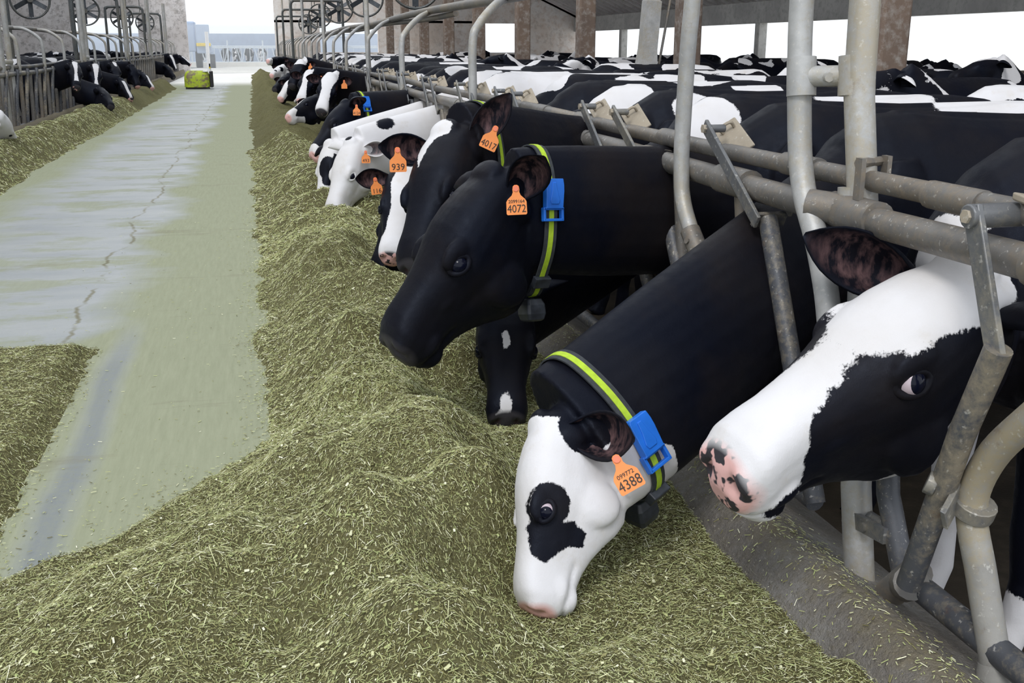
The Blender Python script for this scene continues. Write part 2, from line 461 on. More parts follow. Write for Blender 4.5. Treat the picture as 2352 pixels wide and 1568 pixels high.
# far gable wall with door and openings, built of piers and panels
def wall_far():
    for nm, spans, mat in (
        ('wall_far_left', [(-13.5, -7.77, -.5, 2.6), (-13.5, -2.77, 2.6, 8), (-7.77, -4.98, -.5, 1.08), (-4.98, -2.77, -.5, 2.6)], M['wall_l']),
        ('wall_far_right', [(1.30, 3.45, -.5, 2.56), (3.45, 6.30, -.5, 1.05), (6.30, 11.11, -.5, 2.56), (11.11, 13.45, -.5, 1.03), (13.45, 16.6, -.5, 2.45)], M['wall_r'])):
        b = MB()
        for x0, x1, z0, z1 in spans: b.box((x0, YF, z0), (x1, YF + .3, z1))
        if 'right' in nm:   # gable slope above
            pts = [(1.3, 2.45), (16.6, 2.45), (16.6, 2.85), (5.0, 8.1), (1.3, 8.1)]
            v = [(x, YF, z) for x, z in pts] + [(x, YF + .3, z) for x, z in pts]
            b.add(v, [(0, 1, 2, 3, 4), (9, 8, 7, 6, 5)] + [(i, i+5, (i+1) % 5+5, (i+1) % 5) for i in range(5)])
        struct(nm, b, mat)
wall_far()
# roof over the right-hand pen: ribbed planks rising from the eave to the wide gap left for daylight
b = MB()
x0, z0, x1, z1 = 16.9, 2.62, 5.2, 7.9
sl = nrm(V(x1-x0, 0, z1-z0)); nr = V(-sl[2], 0, sl[0]) * -1
Lr = math.hypot(x1-x0, z1-z0); cmid = V((x0+x1)/2, 26, (z0+z1)/2)
b.obox(cmid + V(0, 0, .12), sl*Lr/2, V(0, 28.4, 0), nr*.04)
for i in range(72):
    y = -2 + i*0.79
    b.obox(V((x0+x1)/2, y, (z0+z1)/2 + .03), sl*Lr/2, V(0, .09, 0), nr*.07)
struct('ceiling', b, M['roof'])
b = MB(); sl2 = V(-sl[0], 0, sl[2]); nr2 = V(-nr[0], 0, nr[2]); cm2 = V(-1.9-(x0+x1)/2, 26, (z0+z1)/2)
b.obox(cm2 + V(0, 0, .12), sl2*Lr/2, V(0, 28.4, 0), nr2*.04)
for i in range(36): b.obox(cm2 + V(0, -27.2 + i*1.55, .03), sl2*Lr/2, V(0, .09, 0), nr2*.07)
struct('ceiling_left', b, M['roof'])
b = MB(); b.box((16.4, -2, 2.06), (16.75, YF, 2.74)); struct('beam_eave', b, M['beam'], bevel=.02)
b = MB(); b.box((16.5, -2, -.5), (16.7, YF, 0.75)); struct('wall_right', b, M['wall_r'])
for i, y in enumerate((13.1, 20.0, 26.6, 33.2, 40.0, 46.8)):
    b = MB(); b.box((16.42, y-.16, .6), (16.72, y+.16, 2.1)); struct('eave_post', b, M['beam'], bevel=.02)
for i, y in enumerate((4.66, 9.66, 14.73, 19.64, 24.48, 29.39, 34.0, 38.94, 43.8, 48.6)):
    b = MB(); b.box((6.2-.16, y-.15, PENZ), (6.2+.16, y+.15, 7.4)); b.box((6.2-.19, y-.18, PENZ), (6.2+.19, y+.18, .5))
    struct('concrete_pillar', b, M['pillar'], bevel=.03)

# ------------------------------------------------------------------ silage
HEAD_SPOTS = [(.54, 2.08, .21, .17), (.52, 1.82, .18, .05), (.80, 3.40, .26, .20), (.42, 3.2, .22, .10), (.62, 5.4, .26, .17), (.66, 5.9, .25, .12), (.52, 7.75, .25, .16), (.5, 8.7, .22, .12), (.55, 4.4, .3, .10), (.70, 2.75, .25, .10), (.95, 2.2, .30, .10),
   (.62, 10.6, .3, .12), (.55, 12.6, .3, .12), (.5, 14, .3, .12), (.6, 16, .35, .12)]      # (x, y, radius, depth) hollows eaten by the cows
MOUNDS = [(.21, 5.5, .25, .07), (.25, 4.15, .24, .08), (.14, 3.45, .16, .05), (.46, 2.80, .26, .06), (.53, 2.46, .16, .06), (.22, 2.26, .20, .08), (.30, 1.72, .16, .05), (.02, 3.15, .12, .04), (-.35, 2.2, .25, .04), (.95, 2.75, .14, .05),
          (.24, 3.33, .13, -.06), (.52, 3.66, .18, -.09), (.30, 2.58, .10, -.05), (.0, 2.05, .18, -.04), (.72, 3.1, .16, -.09), (.05, 2.62, .14, -.04), (.36, 2.06, .11, -.05), (.30, 4.8, .2, -.06), (.15, 6.4, .2, .06), (.3, 7.2, .25, -.06)]
def pile_right(x, y):
    edge = -0.04 - 0.33*sstep(3.5, 2.8, y) - 0.65*sstep(2.95, 2.25, y) + 0.16*(fbm(x*0+y*1.3, y*0+2.0, 3)-.5) + .10*(fbm(x*3, y*3.1, 31)-.5) + .07*(fbm(x*13, y*12, 33)-.5)
    edge = edge + 0.12*sstep(20, 45, y)
    near = sstep(3.6, 2.2, y)
    w = np.clip((x-edge), 0, None)
    crest = 0.30 - .10*near
    up = sstep(0, 0.50 + .5*near, w)
    down = (1 - .60*sstep(.45, .95, x)) * (1 - .75*sstep(.92, 1.12, x))
    h = (0.26 - .09*near) * up * down
    lump = fbm(x*2.6, y*1.5, 17, 4) - .5
    lump2 = fbm(x*7, y*6, 23, 3) - .5
    h = h + up*(lump*.30*(1-.35*near) + lump2*.085)
    for (hx, hy, r, d) in MOUNDS: h = h + 1.35*up*d*np.exp(-((x-hx)**2 + ((y-hy)/1.15)**2)/(r*r))
    for (hx, hy, r, d) in HEAD_SPOTS:
        h = h - d*np.exp(-((x-hx)**2 + (y-hy)**2)/(r*r))
        h = h + .2*d*np.exp(-((np.hypot(x-hx+.05, y-hy)-1.5*r)/(.5*r))**2)*up
    h = np.maximum(h, 0.012 + .02*(lump2+.5)) * sstep(0, .06, w)
    return np.where(w > 0, h, -0.01)
def pile_left(x, y):
    edge = -2.33 + .14*(fbm(y*1.1, y*0+4., 7)-.5) + .08*(fbm(x*3, y*2, 8)-.5)
    w = np.clip(edge-x, 0, None)
    h = .27*sstep(0, .42, w)*(1-.55*sstep(.5, .85, w)) + (fbm(x*2, y*1.3, 41)-.5)*.12*sstep(0, .3, w) + (fbm(x*6, y*5, 42)-.5)*.05
    return np.where(w > 0, np.maximum(h, .01)*sstep(0, .06, w), -.01)
def loose_heap(x, y):
    ex = -0.74 + .06*(fbm(y*4, y*0+1., 51)-.5) + .05*(fbm(x*15, y*16, 54)-.5) + .035*(y-3.6)*0
    ey = 4.80 + .05*(fbm(x*5, x*0+9., 52)-.5) + .05*(fbm(x*15, y*16, 55)-.5)
    w = np.minimum(np.minimum(np.clip(ex-x, 0, None), np.clip(ey-y, 0, None)), np.clip(x+2.6+.1*(fbm(x*6, y*6, 57)-.5), 0, None)) * sstep(2.7, 3.1, y)
    h = .055*sstep(0, .10, w) + .03*(fbm(x*9, y*8, 53)-.5)*sstep(0, .05, w)
    return np.where(w > 0, np.maximum(h, .004), -.01)

def ground_grid(fn, xs, ys):
    X, Y = np.meshgrid(xs, ys); Z = fn(X, Y); nx, ny = len(xs), len(ys)
    v = np.stack([X.ravel(), Y.ravel(), Z.ravel()], 1)
    i = np.arange(ny-1)[:, None]*nx + np.arange(nx-1)[None]
    f = np.stack([i, i+1, i+nx+1, i+nx], -1).reshape(-1, 4)
    keep = (v[f][:, :, 2] > -.005).any(1)
    return v, f[keep]
def strands(pts, fn, lmin, lmax, wmin, wmax, lift=0.0, tilt=.5, tintpow=1.0):
    """thin chopped stems lying on a surface; one slim three-sided prism each"""
    n = len(pts); e = .015
    x, y = pts[:, 0], pts[:, 1]; z = fn(x, y)
    gx, gy = (fn(x+e, y)-z)/e, (fn(x, y+e)-z)/e
    gx, gy = np.clip(gx, -1.2, 1.2), np.clip(gy, -1.2, 1.2)
    a = RNG.uniform(0, 2*np.pi, n); L = lmin + (lmax-lmin)*RNG.random(n)**2.2; W = RNG.uniform(wmin, wmax, n)
    d = np.stack([np.cos(a), np.sin(a), np.cos(a)*gx+np.sin(a)*gy + RNG.normal(0, tilt*.5, n)], 1)
    d /= np.linalg.norm(d, axis=1)[:, None]
    up = np.stack([-gx, -gy, np.ones(n)], 1); up /= np.linalg.norm(up, axis=1)[:, None]
    s = np.cross(d, up); s /= np.linalg.norm(s, axis=1)[:, None]; t = np.cross(s, d)
    c = np.stack([x, y, z + lift + RNG.uniform(.0, .007, n)], 1)
    A, B = c - d*L[:, None]/2, c + d*L[:, None]/2
    sw, tw = s*(W/2)[:, None], t*(W*.45)[:, None]
    v = np.stack([A-sw, A+sw, A+tw, B-sw, B+sw, B+tw], 1).reshape(-1, 3)
    k = (np.arange(n)*6)[:, None]
    f = np.concatenate([k+[0, 1, 4, 3], k+[1, 2, 5, 4], k+[2, 0, 3, 5]], 0)
    tint = np.clip(RNG.beta(2.2, 2.0, n)**tintpow, 0, 1)
    return v, f, np.repeat(tint, 6)
def silage_obj(name, label, fn, grids, parts, group=None):
    vs, fs, idx, tint, n = [], [], [], [], 0
    for xs, ys in grids:
        v, f = ground_grid(fn, xs, ys); vs.append(v); fs.append(f+n); n += len(v); idx.append(np.zeros(len(f), int)); tint.append(np.zeros(len(v)))
    for p in parts:
        v, f, tt = p; vs.append(v); fs.append(f+n); n += len(v); idx.append(np.ones(len(f), int)); tint.append(tt)
    V_, F_ = np.vstack(vs), np.vstack(fs)
    me = bpy.data.meshes.new(name)
    me.vertices.add(len(V_)); me.vertices.foreach_set('co', V_.astype(np.float32).ravel())
    me.loops.add(F_.size); me.loops.foreach_set('vertex_index', F_.astype(np.int32).ravel())
    me.polygons.add(len(F_)); me.polygons.foreach_set('loop_start', np.arange(0, F_.size, 4, dtype=np.int32))
    me.polygons.foreach_set('loop_total', np.full(len(F_), 4, np.int32))
    me.materials.append(M['silage']); me.materials.append(M['straw'])
    ii = np.concatenate(idx).astype(np.int32)
    me.polygons.foreach_set('material_index', ii); me.polygons.foreach_set('use_smooth', ii == 0)
    at = me.attributes.new('tint', 'FLOAT', 'POINT'); at.data.foreach_set('value', np.concatenate(tint).astype(np.float32))
    me.update(calc_edges=True); me.validate()
    o = bpy.data.objects.new(name, me); COL.objects.link(o)
    return tag(o, label, 'silage', None, 'stuff')
def scatter(n, x0, x1, y0, y1, fn, ypow=1.0, zmin=0.0):
    x = RNG.uniform(x0, x1, n); y = y0 + (y1-y0)*RNG.random(n)**ypow
    p = np.stack([x, y], 1); return p[fn(x, y) > zmin]
def build_silage():
    ysN, ysM, ysF = np.arange(.9, 6.5, .016), np.arange(6.48, 16, .04), np.arange(15.9, 54, .12)
    parts = [strands(scatter(int(170000*Q), -1.2, 1.18, 1.35, 3.6, pile_right), pile_right, .004, .024, .0008, .0019),
             strands(scatter(int(80000*Q), -.3, 1.18, 3.3, 7.5, pile_right, 1.3), pile_right, .006, .030, .0012, .0026),
             strands(scatter(int(26000*Q), -.3, 1.2, 6.5, 14, pile_right, 1.5), pile_right, .015, .06, .003, .005),
             strands(scatter(int(2600*Q), -1.0, 1.1, 1.3, 5.0, pile_right), pile_right, .006, .016, .004, .0075, .002, .5, .6),
             strands(scatter(int(900*Q), -1.0, 1.2, 1.2, 5.2, pile_right), pile_right, .02, .055, .0016, .003, .004, .8, .5)]
    silage_obj('silage', 'long uneven ridge of chopped silage along the right-hand kerb', pile_right,
               [(np.arange(-1.5, 1.26, .016), ysN), (np.arange(-.4, 1.26, .035), ysM), (np.arange(-.4, 1.26, .06), ysF)], parts)
    pl = [strands(scatter(int(22000*Q), -3.1, -2.2, 4.2, 24, pile_left, 1.4), pile_left, .02, .07, .004, .007)]
    silage_obj('silage', 'brown silage ridge along the kerb on the opposite side of the alley', pile_left,
               [(np.arange(-3.12, -2.1, .03), np.arange(4.0, 22, .04)), (np.arange(-3.12, -2.1, .06), np.arange(21.9, 37, .1))], pl)
    ph = [strands(scatter(int(64000*Q), -2.75, -.7, 2.7, 4.85, loose_heap), loose_heap, .005, .026, .001, .0024)]
    silage_obj('silage', 'thin flat spread of loose silage with straight edges on the alley', loose_heap,
               [(np.arange(-2.72, -.68, .016), np.arange(2.6, 4.9, .016))], ph)
    kz = lambda x, y: np.interp(x-XF, [-.265, -.225, -.185, -.13, -.06, .03], [.045, .09, .113, .103, .055, .015])
    v, f, tt = strands(np.stack([XF-.15+RNG.normal(0, .06, int(3500*Q)), RNG.uniform(1.0, 5.0, int(3500*Q))], 1), kz, .004, .02, .001, .003, .001, .4, .9)
    tag(mesh_obj('silage_crumbs', v, f, M['straw'], None, False, None, attrs={'tint': tt}), 'crumbs of feed stuck along the crest of the right-hand kerb', 'feed crumbs', None, 'stuff')
    flat = lambda x, y: x*0 + .0005
    pts = scatter(int(30000*Q), -1.1, .1, 1.8, 9, flat, 1.3)
    on = (pile_right(pts[:, 0], pts[:, 1]) > 0) | (loose_heap(pts[:, 0], pts[:, 1]) > 0)
    by = (pile_right(pts[:, 0]+.10, pts[:, 1]-.02) > 0) | (loose_heap(pts[:, 0]-.05, pts[:, 1]) > 0)
    by2 = (pile_right(pts[:, 0]+.035, pts[:, 1]-.01) > 0) | (loose_heap(pts[:, 0]-.02, pts[:, 1]) > 0)
    keep = ~on & (RNG.random(len(pts)) < np.where(by2, 1.0, np.where(by, .35, .025 + .10*(pts[:, 1] < 3.3))))
    v, f, tt = strands(pts[keep], flat, .004, .018, .0012, .0032, .001, .05)
    o = mesh_obj('silage_crumbs', v, f, M['straw'], None, False, None, attrs={'tint': tt})
    tag(o, 'scattered crumbs of feed strewn on the swept alley', 'feed crumbs', None, 'stuff')

# ------------------------------------------------------------------ feed fences
def arm_unit(root, y0, xa, y1, y2, paddle_dy, paddle_up=True, detail=True):
    """locking arm of one headlock: flat bar, fork, tube and release plate; y0 top, y1 at the fork, y2 at the foot"""
    b = MB()
    top, fork, foot = V(xa, y0, 1.055), V(xa, y1, .83), V(xa+.02, y2, .11)
    d = nrm(fork-top); s = np.cross(d, V(1, 0, 0))
    b.obox((top+fork)/2, d*(np.linalg.norm(fork-top)/2+.02), s*.021, V(.006, 0, 0))
    b.tube([top+V(-.012, 0, 0), top+V(.06, 0, -.0)], .013, 10)
    a = b.build('locking_arm', M['flat'], root, bevel=.003 if detail else 0)
    if detail:
        bb = MB(); bb.tube([top+V(-.016, 0, 0), top+V(-.004, 0, 0)], .014, 6); bb.build('pivot_bolt', M['paddle'], a)
    b = MB()
    if detail:
        b.obox(fork+V(.045, 0, -.004), V(.05, 0, 0), s*.022, d*.006)
        b.obox(fork+V(.092, 0, .05)-d*0, V(.005, 0, 0), s*.02, d*.05)
    td = nrm(foot-fork); b.tube([fork+V(.04, 0, 0), foot+V(.02, 0, 0)], .0275, 14)
    b.build('headlock_tube', M['darkpipe'], root)
    if detail:
        b = MB(); yc = y0 + paddle_dy
        tilt = nrm(V(0, -.115, -.055)); across = nrm(V(.55, -.28, .42))
        c = V(1.475, yc, 1.022)
        n_ = np.cross(tilt, across)
        b.obox(c, tilt*.085, across*.042, n_*.005)
        p = b.build('release_plate', M['paddle'], root, bevel=.004)
        b = MB(); q = c - tilt*.04
        e_ = nrm(n_)*(1 if n_[2] > 0 else -1); b.tube(curve_pts([q-across*.016, q-across*.018+e_*.026, q+e_*.033, q+across*.022+e_*.028, q+across*.022], 20), .0055, 8)
        b.build('plate_loop', M['paddle'], p)
def arch(root, x, y, z0, xt, dx_back, ztop=1.64, r=.028, dy=0.55):
    b = MB()
    b.tube(curve_pts([(x, y, z0), (x, y, .9), (x, y, 1.32), (x+.05, y+.04, 1.44), (x+dx_back*.55, y+dy*.45, 1.56), (x+dx_back, y+dy, ztop)], 40), r, 14)
    b.build('arched_tube', M['galv'], root)
def fence_right():
    g = empty('feed_fence', (XF, 1.0, 0), 'long muddy self-locking feed fence of pipes on the right-hand kerb', 'feed fence')
    P = lambda mb, nm, mat, **k: mb.build(nm, mat, g, loc=None, **k)
    # long rails, slightly sagging, with sleeve joints
    b = MB(); ys = np.arange(1.0, 53.6, .6)
    b.tube([(XF, y, .905 + .006*math.sin(y*1.9)) for y in ys], .036, 16); P(b, 'lower_rail', M['pipe'])
    b = MB(); b.tube([(1.455, y, .985 + .005*math.sin(y*1.3)) for y in ys], .0255, 14)
    for y in (1.95, 2.62, 3.55, 4.6, 5.3, 7.1, 8.6, 10.4, 12.3): b.tube([(1.455, y-.09, .985), (1.455, y+.09, .985)], .0315, 14)
    P(b, 'upper_rail', M['pipe'])
    for y in (1.55, 2.28, 2.95, 3.62, 4.5, 5.4, 6.6, 7.5, 8.8, 10.1, 11.4, 13):
        b = MB(); b.tube([(XF, y-.1, .905), (XF, y+.1, .905)], .045, 16); P(b, 'rail_sleeve', M['pipe'])
    b = MB(); b.tube([(XF, 1.0, .10), (XF, 1.93, .105)], .031, 14); b.tube([(XF, 2.35, .11), (XF, 53.5, .11)], .028, 12); P(b, 'bottom_rail', M['darkpipe'])
    b = MB(); b.tube([(1.75, y, 1.645 - .0012*y + .012*math.sin(y*.7)) for y in np.arange(6.2, 53.5, .8)], .036, 12)
    b.tube([(1.80, y, 1.60 - .0012*y + .012*math.sin(y*.9+1)) for y in np.arange(9.5, 53.5, .8)], .028, 10)
    P(b, 'overhead_rail', M['pipe'])
    # tall posts
    for y in (2.27, 13.5, 21.5, 29.5, 37.5, 45.5):
        b = MB(); b.tube([(1.45 if y > 3 else 1.40, y+(-.215 if y < 3 else 0), -.1), (1.45 if y > 3 else 1.41, y+(-.12 if y < 3 else 0), .24), (1.45, y+(.0 if y < 3 else 0), .8), (1.45, y+.09, 1.2), (1.45, y+.16, 3.2)], .0375 if y < 5 else .032, 16)
        if y < 5: b.tube([(1.45, y+.05, .86), (1.45, y+.06, .965)], .047, 16)
        P(b, 'support_post', M['galv'])
    # arched tube in front of the first post, tied to it by a clamp
    b = MB(); b.tube(curve_pts([(1.365, 2.26, .63), (1.363, 2.29, .72), (1.36, 2.345, .83), (1.36, 2.43, .95), (1.36, 2.475, 1.10), (1.36, 2.51, 1.41), (1.40, 2.54, 1.62), (1.6, 2.7, 1.9)], 50), .0305, 18)
    P(b, 'arched_tube', M['galv'])
    b = MB(); b.tube([(1.36, 2.478, 1.18), (1.36, 2.49, 1.275)], .037, 16); b.tube([(1.45, 2.37, 1.185), (1.45, 2.38, 1.28)], .045, 16)
    b.tube([(1.36, 2.484, 1.228), (1.45, 2.375, 1.232)], .026, 12); b.tube([(1.39, 2.40, 1.228), (1.40, 2.47, 1.228)], .012, 8)
    P(b, 'collar_clamp', M['galv'])
    b = MB(); b.tube([(1.36, 2.40, .915), (1.45, 2.30, .905)], .04, 14); b.tube([(1.41, 2.27, 1.03), (1.50, 2.31, 1.03)], .012, 8)
    b.obox((1.405, 2.25, .995), (.006, 0, 0), (0, .014, 0), (0, 0, .05)); b.obox((1.50, 2.29, 1.0), (.006, 0, 0), (0, .014, 0), (0, 0, .045)); P(b, 'hinge_bracket', M['pipe'])
    b = MB(); b.tube(curve_pts([(1.40, 2.90, .12), (1.385, 2.99, .50), (1.365, 3.10, .68), (1.36, 3.20, .80), (1.36, 3.232, .90), (1.36, 3.238, 1.05), (1.36, 3.21, 1.40), (1.40, 3.22, 1.6), (1.75, 3.4, 1.9)], 60), .026, 16)
    P(b, 'arched_tube', M['galv'])
    b = MB(); b.tube([(1.37, 3.075, .655), (1.362, 3.145, .725)], .033, 14); b.tube([(1.33, 3.1, .70), (1.362, 3.11, .69)], .01, 8); P(b, 'collar_clamp', M['pipe'])
    for k, y in enumerate((6.78, 10.07, 13.05, 16.0, 18.4, 20.7, 22.9, 25.0, 27.1, 29.3, 31.5, 33.8, 36, 38.3, 40.6, 43, 45.4, 47.8, 50.2, 52.4)):
        arch(g, XF-.03, y, .15, 0, .36, 1.64 - .001*y, .027 if y < 12 else .024)
    # headlock of the nearest cow: arm, slanting tube, foot joint, upright and strap
    xa = 1.345
    b = MB(); top, fork = V(xa, 1.745, .985), V(xa, 1.64, .745); d = nrm(fork-top); s = np.cross(d, V(1, 0, 0))
    b.obox((top+fork)/2, d*.15, s*.0235, V(.007, 0, 0)); b.tube([top+V(-.016, 0, 0), top+V(.13, 0, 0)], .024, 14)
    a = P(b, 'locking_arm', M['flat'], bevel=.003)
    bb = MB(); bb.tube([top+V(-.022, 0, 0), top+V(-.008, 0, 0)], .014, 6); bb.build('pivot_bolt', M['paddle'], a)
    b = MB(); b.tube([(xa, 1.63, .75), (xa-.003, 1.70, .55), (xa, 1.815, .155)], .027, 16); P(b, 'headlock_tube', M['darkpipe'])
    b = MB(); b.tube(curve_pts([(1.44, 1.50, .74), (1.42, 1.60, .62), (1.405, 1.685, .50), (1.40, 1.715, .38), (1.41, 1.67, .24), (1.42, 1.60, .05), (1.42, 1.57, -.06)], 40), .0315, 18); b.tube([(1.42, 1.61, .075), (1.42, 1.585, .0), (1.42, 1.565, -.07)], [.034, .052, .07], 18); P(b, 'bent_upright', M['mudpipe'])
    b = MB(); b.tube([(1.403, 1.705, .395), (1.402, 1.715, .365)], .043, 16)
    b.obox((1.362, 1.72, .40), (.045, 0.03, .03), (.004, -.004, -.002), (-.01, -.006, .022)); b.tube([(1.315, 1.755, .43), (1.33, 1.742, .424)], .025, 12); P(b, 'strap_clamp', M['flat'], bevel=.002)
    b = MB(); b.tube([(XF, 1.935, .10), (XF, 2.03, .27), (XF+.03, 2.12, .50)], .0275, 14); P(b, 'upright_tube', M['darkpipe'])
    b = MB(); b.tube([(1.425, 2.16, .17), (1.42, 1.985, .185)], .019, 10); b.obox((1.39, 2.07, .175), (.006, 0, 0), (0, .09, -.012), (0, 0, .02)); b.tube([(1.375, 2.06, .175), (1.4, 2.06, .175)], .012, 8); P(b, 'tie_bracket', M['flat'])
    b = MB(); b.tube([(1.41, 1.97, .04), (1.41, 1.875, .15)], .036, 14); b.tube([(1.385, 1.86, .13), (1.43, 1.95, .07)], .04, 14); P(b, 'foot_joint', M['pipe'])
    # release plate behind the nearest arm
    b = MB(); b.obox((1.47, 1.60, .995), (.05, .01, -.008), (0, .15, .02), (0, 0, .008)); pp = P(b, 'release_plate', M['paddle'], bevel=.004)
    b = MB(); b.tube(curve_pts([(1.44, 1.70, 1.01), (1.44, 1.70, 1.055), (1.47, 1.68, 1.07), (1.51, 1.66, 1.055), (1.51, 1.66, 1.0)], 20), .010, 8); b.build('plate_loop', M['paddle'], pp)
    # the other headlocks
    heads = [(3.08, 2.72, 2.34), (3.97, 3.55, 3.02), (4.38, 4.02, 3.3), (5.66, 5.30, 4.6), (6.08, 5.7, 5.0)]
    y = 6.85
    while y < 22: heads += [(y, y-.33, y-.9), (y+.42, y+.09, y-.48)]; y += 1.55
    for (a0, a1, a2) in heads:
        arm_unit(g, a0, 1.375, a1, a2, .02 if a0 != 4.38 else .03, detail=a0 < 12)
    ups = [2.93, 3.42, 3.75, 4.75, 5.1, 5.9, 6.4] + [7 + .5*i for i in range(30)]
    for y in ups:
        b = MB(); b.tube([(XF+.02, y-.16, .08), (XF+.01, y, .90)], .024, 12)
        P(b, 'fixed_upright', M['pipe'])
    b = MB()
    for i in range(52):
        y = 22 + i*.6; b.tube([(XF, y-.2, .08), (XF, y, .92)], .022, 6); b.tube([(XF-.03, y+.3, 1.0), (XF-.03, y-.25, .1)], .022, 6)
    o = P(b, 'headlock_bars', M['pipe']); o['kind'] = 'stuff'
    # goal-shaped frames over the far part of the fence
    for y in (33, 41, 50):
        b = MB(); b.tube(curve_pts([(1.30, y, .9), (1.30, y, 2.2), (1.30, y, 2.5), (1.36, y, 2.6), (1.5, y, 2.62), (2.6, y, 2.62), (2.74, y, 2.58), (2.8, y, 2.4), (2.8, y, 0)], 60), .04, 10); P(b, 'hanger_frame', M['fan'])
fence_right()

def fence_left():
    g = empty('feed_fence', (XL, 12.0, 0), 'feed fence with slanting bars on the kerb across the alley', 'feed fence')
    P = lambda mb, nm, mat, **k: mb.build(nm, mat, g, **k)
    for nm, x, z, r in (('upper_rail', XL-.03, 1.02, .028), ('lower_rail', XL, .93, .036), ('bottom_rail', XL, .20, .03)):
        b = MB(); b.tube([(x, y, z+.006*math.sin(y*2)) for y in np.arange(11, 53.5, 1.0)], r, 10); P(b, nm, M['darkpipe'])
    b = MB(); b.tube([(XL-.45, y, 1.60+.01*math.sin(y)) for y in np.arange(11, 53.5, 1.0)], .036, 10); P(b, 'overhead_rail', M['pipe'])
    for y in np.arange(12.9, 53, 2.02):
        b = MB(); b.tube(curve_pts([(XL-.45, y+.1, 1.60), (XL-.25, y+.03, 1.58), (XL-.06, y, 1.46), (XL, y, 1.32), (XL, y, .9)], 30), .026, 10); P(b, 'arched_tube', M['galv'])
    for y in (15.9, 23.5, 31.6, 39.0, 46.6):
        for dy in (0, .55):
            b = MB(); b.tube([(XL-.02, y+dy, 0), (XL-.02, y+dy, 3.0)], .05 if dy == 0 else .04, 12); P(b, 'support_post', M['galv'])
        b = MB(); b.tube([(XL, y, 1.10), (XL, y+.55, 1.10)], .03, 8); P(b, 'collar_clamp', M['galv'])
    for y in (23.5, 31.6, 39.0, 46.6):
        b = MB(); b.tube(curve_pts([(XL-1.35, y, .2), (XL-1.35, y, 2.35), (XL-1.30, y, 2.55), (XL-1.15, y, 2.6), (XL-.35, y, 2.6), (XL-.2, y, 2.55), (XL-.15, y, 2.35), (XL-.15, y, .95)], 60), .042, 10); P(b, 'hanger_frame', M['fan'])
    i = 0
    y = 12.2
    while y < 34.5:
        b = MB(); b.tube([(XL+.03, y+.10, .98), (XL+.03, y-.16, .62), (XL+.03, y-.34, .20)], .028, 8); P(b, 'headlock_tube', M['darkpipe'])
        b = MB(); b.tube([(XL, y+.42, .95), (XL, y+.30, .20)], .028, 8); P(b, 'fixed_upright', M['pipe'])
        y += .72
    b = MB()
    while y < 53:
        b.tube([(XL+.03, y+.10, .98), (XL+.03, y-.34, .20)], .028, 6); b.tube([(XL, y+.42, .95), (XL, y+.30, .20)], .028, 6); y += .72
    o = P(b, 'headlock_bars', M['pipe']); o['kind'] = 'stuff'
fence_left()

# ------------------------------------------------------------------ cows
HEAD = [(-.055, -.035, -.185, .066), (-.02, .0, -.210, .082), (.03, .022, -.232, .092), (.09, .036, -.258, .103), (.16, .042, -.286, .112),
        (.22, .040, -.304, .114), (.27, .032, -.306, .109), (.315, .022, -.285, .097), (.36, .013, -.250, .085), (.41, .007, -.218, .076),
        (.46, .004, -.196, .070), (.51, .001, -.184, .073), (.55, -.008, -.180, .077), (.58, -.025, -.174, .071), (.60, -.050, -.158, .055), (.612, -.082, -.132, .032)]
def smooth_mesh(v, f, it, lam=.5):
    e = np.vstack([f[:, [0, 1]], f[:, [1, 2]], f[:, [2, 3]], f[:, [3, 0]]]); e = np.unique(np.sort(e, 1), axis=0)
    cnt = np.bincount(e.ravel(), minlength=len(v)).astype(float)[:, None]; cnt[cnt == 0] = 1
    for k in range(it):
        for l in (lam, -lam*1.04):
            s = np.stack([np.bincount(e[:, 0], v[e[:, 1], i], len(v)) + np.bincount(e[:, 1], v[e[:, 0], i], len(v)) for i in range(3)], 1)
            v = v + l*(s/cnt - v)
    return v
def remesh(mb, voxel):
    me = bpy.data.meshes.new('tmp'); me.from_pydata(np.vstack(mb.v).tolist(), [], mb.f)
    o = bpy.data.objects.new('tmp', me); COL.objects.link(o)
    r = o.modifiers.new('r', 'REMESH'); r.mode = 'VOXEL'; r.voxel_size = voxel; r.adaptivity = 0
    dg = bpy.context.evaluated_depsgraph_get(); ev = o.evaluated_get(dg); em = ev.to_mesh()
    v = np.empty(len(em.vertices)*3); em.vertices.foreach_get('co', v); v = v.reshape(-1, 3)
    nl = len(em.loops); li = np.empty(nl, np.int32); em.loops.foreach_get('vertex_index', li); f = li.reshape(-1, 4).astype(int)
    ev.to_mesh_clear(); bpy.data.objects.remove(o); bpy.data.meshes.remove(me)
    return v, f
def poly_sdf(p, poly):
    poly = np.asarray(poly, float); d = np.full(len(p), 1e9); ins = np.zeros(len(p), bool); n = len(poly)
    for i in range(n):
        a, b = poly[i], poly[(i+1) % n]; e = b-a; w = p-a
        t = np.clip((w@e)/(e@e), 0, 1); d = np.minimum(d, np.linalg.norm(w-t[:, None]*e, axis=1))
        c = (a[1] > p[:, 1]) != (b[1] > p[:, 1])
        with np.errstate(divide='ignore', invalid='ignore'):
            xx = (b[0]-a[0])*(p[:, 1]-a[1])/(b[1]-a[1])+a[0]
        ins ^= c & (p[:, 0] < xx)
    return np.where(ins, -d, d)
def ell_sdf(q, c, r):
    r = np.asarray(r, float); k = np.linalg.norm((q-np.asarray(c))/r, axis=1); return (k-1)*r.min()

